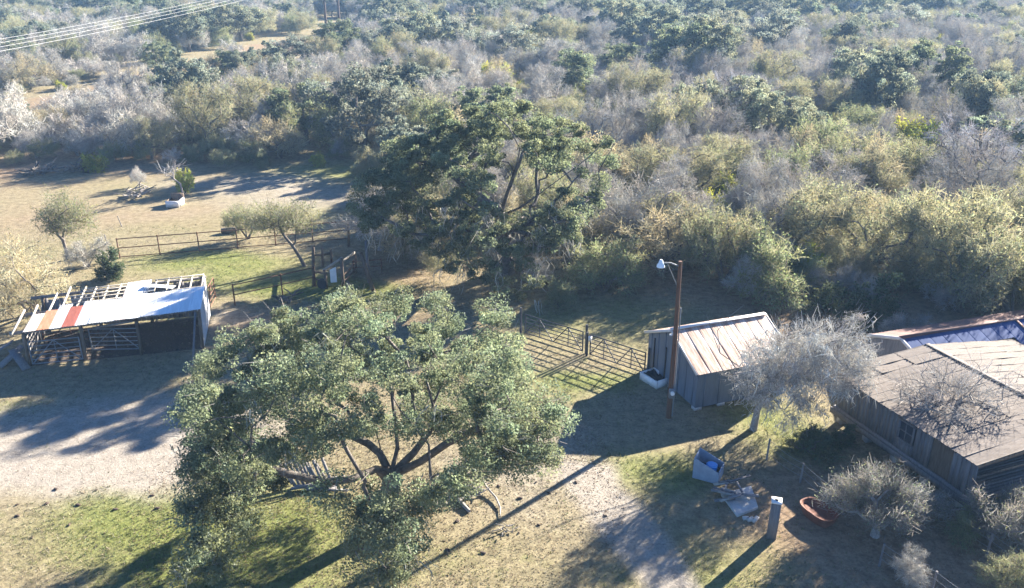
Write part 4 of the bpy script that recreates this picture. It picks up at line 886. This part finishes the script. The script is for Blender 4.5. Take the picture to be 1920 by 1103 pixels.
n = 21000; k = rng.randint(0, len(lob), n); p0 = lob[k]+rng.standard_normal((n, 3))*ls_[k][:, None]*np.array([1, 1, .75]); mbk = MB()
m_twigs(mbk, rng, p0, p0+rand_dirs(rng, n)*rng.uniform(.06, .26, (n, 1))-Zv*.05, .02, lc[k]*rng.uniform(.7, 1.3, (n, 1))); mbk.build('tangled_moss', M['moss'], mt)
n = 2600; k = rng.randint(0, len(t3), n); p0 = t3[k]+rng.standard_normal((n, 3))*.25; mbk = MB(); dr = t3[k]-np.array([12.2, 32.6, 2.6]); dr /= np.linalg.norm(dr, axis=1)[:, None]
m_twigs(mbk, rng, p0, p0+(dr+rand_dirs(rng, n)*.7)*rng.uniform(.2, .6, (n, 1)), .018, vcol(rng, n, (.38, .36, .33), .3, .04)); mbk.build('twigs', M['twig'], mt)
mbk = MB(); q = lob[rng.randint(0, len(lob), 330)]+rng.standard_normal((330, 3))*np.array([.2, .2, .1]); m_moss(mbk, rng, q, .2, .85, (.40, .39, .35), .04, 5)
mbk.build('hanging_moss', M['moss'], mt)

def bare_hero(name, label, base, trunk, limbs, cen, rad, n, twn, col, tw, seed, mat='pale_bark', cat='tree', rt=.012, tl=(.25, .8), leaf=None, nl=0, ls=.05, poly=None, lobes=0):
    rng = np.random.RandomState(seed); e = empty(name, base, label, cat)
    t = dome(rng, cen, rad, n, poly, (), .3, -.6, .25)
    if lobes:
        lc_ = dome(rng, cen, rad, lobes, None, (), .45, -.4, .5); lr = rng.uniform(.25, .62, len(lc_))*np.mean(rad)*.55
        k_ = rng.randint(0, len(lc_), n); t = lc_[k_]+rand_dirs(rng, n)*(rng.random((n, 1))**.5)*lr[k_][:, None]; t[:, 2] = np.maximum(t[:, 2], .15)
    sk = Skel([np.asarray(base)-Zv*.1]+trunk); sk.first = max(1, len(trunk)-1)
    for L in limbs: sk.chain(len(trunk), L)
    sk.grow(t, rng, .14, .45, .3, .08)
    mb = MB(); sk.tubes(mb, rt, .5, 1.3); mb.build('trunk', M[mat], e, True)
    m = twn*len(t); k = np.repeat(np.arange(len(t)), twn); out = t-np.asarray(cen)+Zv*.5; out /= np.linalg.norm(out, axis=1)[:, None]
    p0 = t[k]+rand_dirs(rng, m)*rng.uniform(0, .4, (m, 1))-out[k]*rng.uniform(0, .6, (m, 1)); dr = out[k]*.45+rand_dirs(rng, m)*1.0+Zv*.1
    p1 = p0+dr*rng.uniform(tl[0], tl[1], (m, 1)); mb = MB(); m_twigs(mb, rng, p0, p1, tw*rng.uniform(.6, 1.4, m), vcol(rng, len(t), col, .4, .06)[k]*rng.uniform(.7, 1.3, (m, 1)))
    if leaf is not None:
        q = rng.randint(0, m, nl); f = rng.random((nl, 1)); m_leaves(mb, rng, p0[q]*(1-f)+p1[q]*f+rand_dirs(rng, nl)*.06, ls, vcol(rng, nl, leaf, .3, .12))
    mb.build('crown', M['fine_leaf'] if leaf is not None else M['twig'], e); return e
# bare tree over the house front
hb = G(1742, 862); bare_hero('bare_yard_tree', 'leafless grey tree spreading its twigs over the plank house', hb, [hb+np.array([.1, .1, .9]), hb+np.array([.25, .1, 1.8])],
  [[hb+np.array([-.6, -.2, 2.5]), hb+np.array([-1.6, -.2, 3.0])], [hb+np.array([.9, .2, 2.8]), hb+np.array([1.6, .3, 3.7])], [hb+np.array([.2, .5, 2.9]), hb+np.array([.3, .7, 4.2])]],
  hb+np.array([.4, .1, 3.1]), (2.7, 2.0, 1.5), 90, 20, (.36, .335, .30), .016, 404)
# grey shrub in the yard
sb = G(1640, 1005); bare_hero('grey_yard_shrub', 'wide grey leafless shrub in the shaded yard beside the rusty tub', sb, [sb+np.array([.05, .05, .3])], [[sb+np.array([-.7, .2, .9])], [sb+np.array([.7, .1, .8])], [sb+np.array([0, .4, 1.2])]],
  sb+np.array([0, .2, 1.35]), (2.2, 1.7, 1.45), 260, 46, (.24, .225, .20), .014, 405, cat='shrub', lobes=15, rt=.009, tl=(.08, .30), leaf=(.24, .27, .14), nl=5000, ls=.03)
sb = G(1855, 1010); bare_hero('grey_yard_shrub', 'grey leafless shrub at the lower right corner below the house', sb, [sb+np.array([.05, .05, .3])], [[sb+np.array([-.7, .2, .9])], [sb+np.array([.7, .1, .8])]],
  sb+np.array([.1, .15, 1.2]), (2.1, 1.4, 1.25), 180, 46, (.22, .205, .18), .014, 406, cat='shrub', lobes=12, rt=.009, tl=(.08, .3), leaf=(.2, .22, .1), nl=3000, ls=.03)
# dead tree by the trough
db = G(344, 368); bare_hero('dead_tree', 'small dead tree with pale forked branches behind the white trough', db, [AT(338, 345, db[1]), AT(325, 335, db[1])], [[AT(305, 322, db[1]), AT(290, 318, db[1])], [AT(325, 315, db[1]), AT(327, 296, db[1])]],
  AT(318, 318, db[1]), (1.3, .8, .8), 16, 7, (.40, .37, .34), .025, 407, rt=.018)

# ------------------------------------------------------------------ single plants that can be told apart in the photograph
HERO = []
def put(kind, pi, u, v, hpx, label, rz=0., wide=1.0):
    p = G(u, v); HERO.append(p); hh = AT(u, v-hpx, p[1])[2]
    dims = {'oak': [7.2, 6.4, 7.8, 5.8], 'bare': [4.9, 5.5, 4.3, 5.1], 'olive': [4.7, 5.3, 4.1, 4.5], 'green': [3.1, 2.5], 'dark': [3.6, 3.2]}
    s = hh/dims[kind][pi]*wide; return plant(kind, pi, p, rz, s, label, None, 1/wide)
put('olive', 3, 60, 590, 150, 'pale straw-coloured thorn tree at the left edge behind the barn', 1.2, 1.0)
put('bare', 2, 165, 500, 60, 'low grey bush between the feathery tree and the round green bush', 2., 1.1)
put('dark', 0, 212, 522, 62, 'round dense green bush right behind the open barn', 1., .9)
def wispy(u, v, trunk, cen, rad, n, nl, label, seed, leaf=(.25, .265, .10)):
    p = G(u, v); HERO.append(p); y = p[1]
    bare_hero('huisache_tree', label, p, [AT(a_, b_, y) for a_, b_ in trunk], [], AT(cen[0], cen[1], y), rad, n, 26, (.30, .28, .19), .016, seed, 'bark', rt=.010, tl=(.2, .6), leaf=leaf, nl=nl, ls=.05)
wispy(128, 487, [(124, 470), (118, 450)], (125, 410), (2.0, 1.8, 2.0), 130, 5000, 'feathery olive-green tree standing in the tan field left', 422)
wispy(572, 499, [(562, 482), (548, 460), (535, 445)], (528, 415), (2.9, 1.8, 1.6), 130, 4200, 'slender leaning yellow-green tree growing inside the pens', 421)
put('olive', 0, 465, 448, 75, 'thin hazy shrub on the line of the long pipe fence', 3.2, .9)
put('green', 0, 348, 362, 45, 'small yellow-green shrub behind the white trough', 0, .7)
put('bare', 3, 262, 352, 42, 'small grey bush beside the heap of dead branches', 1, .8)
put('green', 1, 182, 322, 38, 'small bright green shrub at the far field edge', 0.4)
put('green', 0, 262, 222, 45, 'bright green shrub left of the dark evergreen at the thicket edge', .9, 1.0)
put('oak', 1, 318, 228, 75, 'dark rounded evergreen standing out of the grey thicket left', .3)
put('oak', 0, 300, 142, 68, 'dark wide oak at the edge of the orange clearing', 1.3)
put('oak', 2, 548, 188, 88, 'broad grey-green oak below the far pylon', 2.2)
put('oak', 0, 1075, 192, 105, 'dark blue-green oak just beyond the top of the tall oak', 2.9)
put('green', 0, 697, 192, 40, 'bright green shrub in the grey brush left of the tall oak', 1.7)
put('green', 1, 975, 178, 30, 'small bright green bush poking out above the tall oak', 1.0)
put('green', 0, 1712, 302, 78, 'vivid yellow-green shrub deep in the right-hand thicket', .2, 1.1)
put('green', 1, 1727, 412, 36, 'small vivid yellow bush amid olive brush on the right', .2, 1.3)
put('green', 0, 1795, 200, 36, 'green-yellow shrub in the far right thicket under blue oaks', 2.0)
put('green', 1, 1680, 162, 30, 'flat bright green shrub far right', 2.0, 1.3)
put('oak', 2, 1400, 268, 130, 'half-bare oak with dark limbs in the upper right thicket', .8, 1.0)
def big_bare(u, v, top, w, limbs, label, seed):
    p = G(u, v); HERO.append(p); y = p[1]; hh = AT(u, top, y)[2]
    bare_hero('leafless_tree', label, p, [AT(u-3, v-22, y), AT(u-2, v-45, y)], [[AT(a_, b_, y+dy) for (a_, b_, dy) in L] for L in limbs], p+np.array([0, 0, hh*.62]), (w, w*.8, hh*.42), 150, 34, (.36, .34, .335), .022, seed, 'bark', rt=.024, tl=(.2, .6))
big_bare(1818, 378, 215, 5.2, [[(1840, 320, 0), (1870, 318, -.5), (1900, 300, -.5)], [(1790, 300, .5), (1765, 262, .5), (1745, 225, 0)], [(1822, 290, 1), (1832, 250, 1.5)]], 'large leafless tree with dark crooked limbs near the right edge', 411)
big_bare(1362, 262, 135, 6.0, [[(1400, 205, 0), (1435, 180, -.5), (1470, 165, -.5)], [(1340, 195, .5), (1310, 175, .5), (1280, 168, 0)], [(1375, 180, 1), (1390, 150, 1.5)]], 'leafless tree with wide dark limbs left of the half-bare oak', 412)
put('dark', 0, 1625, 607, 95, 'dark glossy green shrub directly behind the mossy tree', 1.5, 1.1)
put('dark', 1, 1550, 585, 60, 'lower dark green bush left of the dark glossy shrub', .6, 1.1)
put('olive', 1, 1800, 585, 175, 'olive thorn tree with black forked trunk above the blue roof', .6, 1.0)
put('olive', 0, 1900, 600, 190, 'tall olive thorn tree at the right edge above the blue roof', 2.6, 1.0)
put('olive', 2, 1430, 562, 130, 'rounded olive thorn tree right of the light pole top', 1.6, 1.1)
put('olive', 3, 1240, 512, 140, 'wide straw-olive thorn tree left of the light pole', 3.0, 1.2)
put('olive', 1, 1640, 520, 170, 'broad yellow-olive thorn tree in the right middle thicket', 1.0, 1.1)
put('green', 0, 1510, 530, 70, 'fresh green shrub in the middle of the right thicket', 1.0, 1.0)
put('olive', 2, 1130, 545, 100, 'low olive brush right under the tall oak', .1, 1.2)
put('bare', 0, 1440, 470, 130, 'purple-grey leafless tree amid the olive brush', .7, 1.0)
put('bare', 2, 1690, 640, 60, 'brown leafless brush between the mossy tree and the blue roof', 1.1, 1.2)
put('bare', 1, 1250, 420, 130, 'pale leafless tree right of the tall oak', 1.4, 1.1)
put('olive', 2, 1050, 575, 50, 'low olive bush behind the lane gate', 2.1, 1.2)
put('oak', 3, 760, 322, 100, 'dark blue-green oak behind the left side of the tall oak', 2.1, 1.0)
put('green', 1, 1690, 945, 36, 'small fresh green sprig bush under the house wall', .5, .8)
put('dark', 1, 1520, 850, 55, 'dark green weeds below the far corner of the plank house', .5, 1.2)
put('dark', 0, 1575, 835, 40, 'dark green weeds against the far end of the house wall', 1.5, 1.2)
put('bare', 2, 1720, 960, 60, 'brown leafless weeds against the middle of the house wall', .5, 1.0)
put('olive', 2, 1800, 1010, 60, 'straggly olive weeds below the near corner of the house', .9, 1.0)
put('olive', 0, 1890, 1110, 75, 'yellow-green bush at the bottom right corner', .2, 1.1)
put('bare', 2, 1700, 1090, 60, 'dry grey weeds on the wire fence at the bottom edge', 2.2, 1.0)


# ------------------------------------------------------------------ the thicket: scattered trees by zone
FREE = [(-400, 345), (0, 318), (150, 312), (250, 305), (420, 322), (620, 318), (680, 335), (700, 470), (860, 540), (985, 560), (1060, 540), (1150, 520), (1260, 505), (1330, 520), (1400, 575), (1520, 610), (1700, 640), (2400, 640), (2400, 1500), (-400, 1500)]
rng = np.random.RandomState(777); cand = []
y = 44.0
while y < 345:
    stepy = 3.7 if y < 110 else 4.1
    half = .68*y+16; x = -half+rng.uniform(0, 3)
    while x < half:
        cand.append((x+rng.uniform(-1.3, 1.3), y+rng.uniform(-1.5, 1.5))); x += (4.1 if y < 110 else 4.6)*rng.uniform(.8, 1.25)
    y += stepy
cand = np.array(cand); cu, cv = proj(np.c_[cand, np.zeros(len(cand))])
ok = ~inpoly(cu, cv, FREE) & ~inpoly(cu, cv, [(0, 180), (150, 150), (240, 128), (360, 108), (440, 84), (520, 66), (655, 66), (655, 118), (590, 128), (470, 140), (380, 160), (270, 190), (180, 215), (0, 262), (-400, 330), (-400, 240)])
ok &= ~inpoly(cu, cv, [(578, 36), (672, 36), (672, 112), (578, 112)])
ok &= np.hypot(cand[:, 0]+1, cand[:, 1]-52) > 4.5
for hp in HERO:                                      # keep the single plants from being swallowed by the thicket
    d = unit(hp*np.array([1, 1, 0])); rel = cand-hp[:2]; al = -(rel@d[:2]); pe = np.abs(rel[:, 0]*d[1]-rel[:, 1]*d[0])
    ok &= ~((np.hypot(rel[:, 0], rel[:, 1]) < 2.4) | ((pe < 2.2) & (al > 0) & (al < (11 if hp[1] > 90 else 6))))
ok &= ~((cu > -100) & (cu < 720) & (cv < 345) & (cv > 300))
cand = cand[ok]; cu = cu[ok]; cv = cv[ok]
wv = wob(cand[:, 0]*1.0, cand[:, 1]*1.0, 7); wv2 = wob(cand[:, 0]*.6, cand[:, 1]*.6, 11)
def weights(u, v, a, b_):
    if v < 60: w = [.38, .36, .23, .03] if u > 620 else [.36, .30, .32, .02]
    elif v < 130: w = [.20, .46, .29, .05] if u > 640 else [.20, .42, .34, .04]
    elif v < 230: w = [.14, .50, .30, .06] if u < 1200 else [.14, .52, .28, .06]
    elif v < 330:
        w = [.04, .80, .14, .02] if u < 280 else ([.03, .25, .68, .04] if u < 720 else [.08, .46, .40, .06])
    elif v < 430: w = [.03, .42, .49, .06]
    else: w = [.0, .16, .79, .05]
    w = np.array(w); w[0] *= max(.2, 1+1.3*a); w[1] *= max(.2, 1+1.0*b_); w[2] *= max(.2, 1-1.0*b_); return w/w.sum()
KN = ['oak', 'bare', 'olive', 'green']; spots = {k: [] for k in KN}
for (x, y), u, v, a, b_ in zip(cand, cu, cv, wv, wv2):
    k = KN[rng.choice(4, p=weights(u, v, a, b_))]
    if k == 'oak' and rng.random() < .25: continue
    spots[k].append((x, y, u, v))
LAND = [(130, 420, 'feathery tree in the tan field'), (60, 330, 'dark stump heap at the field edge'), (182, 310, 'small green shrub at the field edge'), (328, 375, 'white box trough'), (460, 320, 'far edge of the tan field'), (262, 205, 'green shrub in the left thicket'), (318, 190, 'dark rounded evergreen'),
 (300, 110, 'dark oak by the orange clearing'), (548, 145, 'broad oak below the pylon'), (622, 40, 'wooden power pylon'), (500, 95, 'orange clearing'), (100, 175, 'left end of the orange clearing'), (90, 60, 'power lines at the left edge'), (330, 30, 'power lines near the top edge'), (697, 175, 'bright shrub left of the tall oak'), (760, 260, 'left shoulder of the tall oak'), (900, 175, 'top of the tall oak'),
 (975, 165, 'small green bush above the tall oak'), (1075, 140, 'dark oak beyond the tall oak'), (1150, 260, 'right shoulder of the tall oak'), (1130, 500, 'low brush under the tall oak'), (1250, 360, 'pale leafless tree by the tall oak'), (1240, 450, 'straw-olive tree by the pole'), (1265, 490, 'top of the light pole'), (1362, 200, 'wide dark-limbed leafless tree'), (1400, 190, 'half-bare oak'), (1440, 400, 'purple-grey tree in olive brush'),
 (1510, 490, 'fresh green thicket shrub'), (1640, 430, 'broad yellow-olive tree'), (1625, 560, 'dark glossy shrub'), (1712, 265, 'vivid shrub in the right thicket'), (1727, 395, 'small vivid yellow bush'), (1818, 290, 'dark crooked tree at the right'), (1800, 500, 'black-forked tree above the blue roof'), (1900, 500, 'tall olive tree at the right edge'), (1795, 185, 'green-yellow far right shrub'), (1680, 150, 'flat bright far right shrub'), (1430, 500, 'rounded tree right of the pole'),
 (760, 40, 'top edge beside the pylon'), (960, 20, 'middle of the top edge'), (1150, 60, 'distant oaks above the tall oak'), (1350, 30, 'right half of the top edge'), (1550, 60, 'hazy upper right slope'), (1760, 20, 'upper right corner'), (1880, 90, 'right edge below the upper corner'), (1550, 250, 'grey patch in the upper right thicket'), (1560, 340, 'grey patch above the olive brush'), (20, 260, 'left edge above the tan field'), (560, 230, 'straw brush behind the pens')]
ORD = ['nearest', 'second', 'third', 'fourth', 'fifth', 'sixth', 'seventh', 'eighth', 'ninth', 'tenth', 'eleventh', 'twelfth', 'thirteenth', 'fourteenth', 'fifteenth', 'sixteenth', 'seventeenth', 'eighteenth', 'nineteenth', 'twentieth', 'twenty-first', 'twenty-second', 'twenty-third', 'twenty-fourth', 'twenty-fifth', 'twenty-sixth']
def name_all(kind, qs):
    """one label each: the landmark it stands closest to in the picture, the side of it, and its turn counting outwards"""
    lu = np.array([l[0] for l in LAND]); lv = np.array([l[1] for l in LAND]); bins = {}
    for i, q in enumerate(qs):
        dx = q[2]-lu; dy = (q[3]-25-lv)*1.8; j = int(np.argmin(np.hypot(dx, dy))); d = math.hypot(dx[j], dy[j])
        side = ('right of' if dx[j] > 0 else 'left of') if abs(dx[j]) > abs(dy[j]) else ('below' if dy[j] > 0 else 'above')
        bins.setdefault((j, side), []).append((d, i))
    out = [None]*len(qs)
    for (j, side), L in bins.items():
        for r, (d, i) in enumerate(sorted(L)): out[i] = '%s, %s one %s the %s' % (LOOK[kind], ORD[min(r, 25)], side, LAND[j][2])
    return out
LOOK = {'oak': 'grey-green leafy oak', 'bare': 'leafless grey mesquite', 'olive': 'thin-leaved olive thorn tree', 'green': 'bright yellow-green shrub'}
rest = []
for k in KN:
    L = sorted(spots[k], key=lambda q: q[1])
    vis = [q for q in L if -160 < q[2] < 2080]
    ind = vis[:300]; ids = set(id(q) for q in ind)
    labs = name_all(k, ind)
    for q, lb in zip(ind, labs):
        s = rng.uniform(.62, 1.25)
        plant(k, rng.randint(len(PR[k])), (q[0], q[1], 0), rng.uniform(0, 6.28), s*(1.12 if k == 'oak' and q[1] > 150 else 1), lb, LOOK[k]+'s of the thicket', rng.uniform(.8, 1.2), rng.uniform(.82, 1.2), rng.uniform(0, .12))
    rest += [(k, q) for q in L if id(q) not in ids]
n_u = 1300; uy = 46+(150-46)*rng.random(n_u)**1.2; ux = rng.uniform(-1, 1, n_u)*(.66*uy+10); uu, uvv = proj(np.c_[ux, uy, 0*ux])      # low underbrush between the trunks
uok = ~inpoly(uu, uvv, FREE) & ~inpoly(uu, uvv, CLEARING) & (np.hypot(ux+1, uy-52) > 3.5)
for x, y, q in zip(ux[uok], uy[uok], rng.random(uok.sum())): rest.append(('bare' if q < .35 else ('olive' if q < .95 else 'green'), (x, y, 0, 0, .34+.3*rng.random())))
# far woodland that reads as one mass: one object, crowns instanced on points
pc_ = bpy.data.collections.new('woodland_kinds'); order = []
for k in KN:
    for i, (tm, cm) in enumerate(PR[k]):
        o = bpy.data.objects.new('kind_%02d' % len(order), cm); pc_.objects.link(o); order.append((k, i))
n = len(rest)
print('thicket individuals', {k: min(300, len(spots[k])) for k in KN}, 'rest', n)
if n:
    me = bpy.data.meshes.new('far_woodland'); me.vertices.add(n)
    me.vertices.foreach_set('co', np.array([(q[0], q[1], 0) for k, q in rest], np.float32).ravel())
    def attr(nm, tp, key, data): a = me.attributes.new(nm, tp, 'POINT'); a.data.foreach_set(key, np.asarray(data).ravel())
    attr('idx', 'INT', 'value', np.array([order.index((k, rng.randint(len(PR[k])))) for k, q in rest], np.int32))
    attr('rot', 'FLOAT_VECTOR', 'vector', np.c_[np.zeros((n, 2)), rng.uniform(0, 6.28, n)].astype(np.float32))
    attr('scl', 'FLOAT', 'value', np.array([q[4] if len(q) > 4 else rng.uniform(.8, 1.3) for _, q in rest], np.float32))
    fo = bpy.data.objects.new('far_woodland', me); COL.objects.link(fo); tag(fo, 'mass of far woodland and low underbrush up to the skyline', 'woodland', kind='stuff')
    ng = bpy.data.node_groups.new('woodland', 'GeometryNodeTree'); ng.interface.new_socket('Geometry', in_out='INPUT', socket_type='NodeSocketGeometry'); ng.interface.new_socket('Geometry', in_out='OUTPUT', socket_type='NodeSocketGeometry')
    N = ng.nodes; gi = N.new('NodeGroupInput'); go = N.new('NodeGroupOutput'); ip = N.new('GeometryNodeInstanceOnPoints'); ci = N.new('GeometryNodeCollectionInfo')
    ci.inputs[0].default_value = pc_; ci.inputs[1].default_value = True; ci.inputs[2].default_value = True; ip.inputs['Pick Instance'].default_value = True
    def na(nm, tp):
        q = N.new('GeometryNodeInputNamedAttribute'); q.data_type = tp; q.inputs[0].default_value = nm; return q.outputs[0]
    L_ = ng.links; L_.new(gi.outputs[0], ip.inputs['Points']); L_.new(ci.outputs[0], ip.inputs['Instance']); L_.new(na('idx', 'INT'), ip.inputs['Instance Index'])
    e2r = N.new('FunctionNodeEulerToRotation'); L_.new(na('rot', 'FLOAT_VECTOR'), e2r.inputs[0]); L_.new(e2r.outputs[0], ip.inputs['Rotation']); L_.new(na('scl', 'FLOAT'), ip.inputs['Scale']); L_.new(ip.outputs[0], go.inputs[0])
    md = fo.modifiers.new('woodland', 'NODES'); md.node_group = ng

# ------------------------------------------------------------------ ground cover
rng = np.random.RandomState(55)
n = 150000; yy = 17+(62-17)*rng.random(n)**1.25; xx = rng.uniform(-1, 1, n)*(.66*yy+4)
zg, zb_, zo = zone_values(xx, yy); dens = np.clip(.42+.40*wob(xx*2.2, yy*2.2, 4)+.35*zg-.75*zb_-.25*zo, .03, 1)
trk = np.minimum(segdist(xx, yy, TRACK[0]), segdist(xx, yy, TRACK[1])); keep = (rng.random(n) < dens) & (trk > .4)
xx, yy, zg = xx[keep], yy[keep], zg[keep]; m = len(xx)
g_ = (rng.random(m) < np.clip(zg*1.0+.12+.2*wob(xx, yy, 9), 0, .9))[:, None]
col = np.where(g_, vcol(rng, m, (.155, .175, .055), .3, .15), vcol(rng, m, (.27, .225, .15), .25, .06))
B = 3; P = np.repeat(np.c_[xx, yy, np.zeros(m)], B, 0)+np.c_[rng.standard_normal((m*B, 2))*.035, np.zeros(m*B)]; hgt = rng.uniform(.035, .10, m*B)
tip = P+np.c_[rng.standard_normal((m*B, 2))*.05, hgt]; s = rand_dirs(rng, m*B); s[:, 2] = 0; s *= .016
mb = MB(); mb.add(np.stack([P-s, P+s, tip], 1).reshape(-1, 3), np.arange(3*m*B).reshape(-1, 3), np.repeat(np.repeat(col, B, 0), 3, 0))
tag(mb.build('pasture_grass', M['grass']), 'short dry and green pasture grass over the yard and pens', 'grass', kind='stuff')
# leaf litter under the oaks
n = 26000; a = rng.uniform(0, 6.28, n); r = np.sqrt(rng.random(n))*9.5; pts = np.c_[-5+r*np.cos(a), 28.5+r*np.sin(a), rng.uniform(.008, .03, n)]
k = n//3; pts[:k, 0] += 4; pts[:k, 1] += 23
mb = MB(); m_leaves(mb, rng, pts, .035, vcol(rng, n, (.17, .125, .08), .4, .1), 2.5); tag(mb.build('leaf_litter', M['fine_leaf']), 'brown leaf litter scattered under the oaks', 'leaf litter', kind='stuff')
# dung pats and clods
DP = [(105, 918), (180, 920), (88, 945), (33, 947), (295, 954), (147, 948), (216, 956), (242, 960), (33, 968), (906, 1038), (857, 978), (1005, 905), (975, 935), (935, 912), (1030, 925), (840, 1033), (973, 1000), (196, 1001), (1135, 968), (285, 930), (1553, 1034), (930, 955), (60, 1010), (130, 985), (350, 985), (430, 500), (300, 470), (1010, 985), (1080, 905), (430, 1010)]
def dungmesh(seed):
    r_ = np.random.RandomState(seed); mb = MB(); sphere(mb, np.zeros(3), 1, 9, 6, (1, .8, .55)); mb.v[0] = mb.v[0]*(1+.18*r_.standard_normal((len(mb.v[0]), 1))); return mb.mesh('dung_clod', M['dung'], True)
dm = [dungmesh(i) for i in range(4)]
for i, (u, v) in enumerate(DP):
    o = bpy.data.objects.new('dung_clod', dm[i % 4]); COL.objects.link(o); o.location = tuple(G(u, v)+Zv*.025); o.scale = (1,)*3; k = rng.uniform(.035, .11); o.scale = (k*1.25, k, k*.7); o.rotation_euler = (0, 0, rng.uniform(0, 6))
    tag(o, 'dark brown dung clod lying on the short grass', 'dung clod', 'dung clods on the grass')
# small moss clump and weeds below the pole shadow
q = G(952, 1000); branch_heap('moss_clump', q, .5, .5, .3, 12, 'pale fallen moss and twigs beside the crooked branch', 'moss clump', M['pale_bark'], 31, .02, 'twig')

# ------------------------------------------------------------------ air
hz = MB(); m_box(hz, (0, 750, 11.0), (3100, 2200, 24.0)); hm = bpy.data.materials.new('haze_air'); hm.use_nodes = True; nt = hm.node_tree; nt.nodes.clear()
o_ = nt.nodes.new('ShaderNodeOutputMaterial'); vl = nt.nodes.new('ShaderNodeVolumePrincipled'); vl.inputs['Color'].default_value = (.40, .66, 1.0, 1); vl.inputs['Density'].default_value = .0004; vl.inputs['Anisotropy'].default_value = 0.0
nt.links.new(vl.outputs[0], o_.inputs['Volume']); tag(hz.build('haze', hm), kind='stuff')
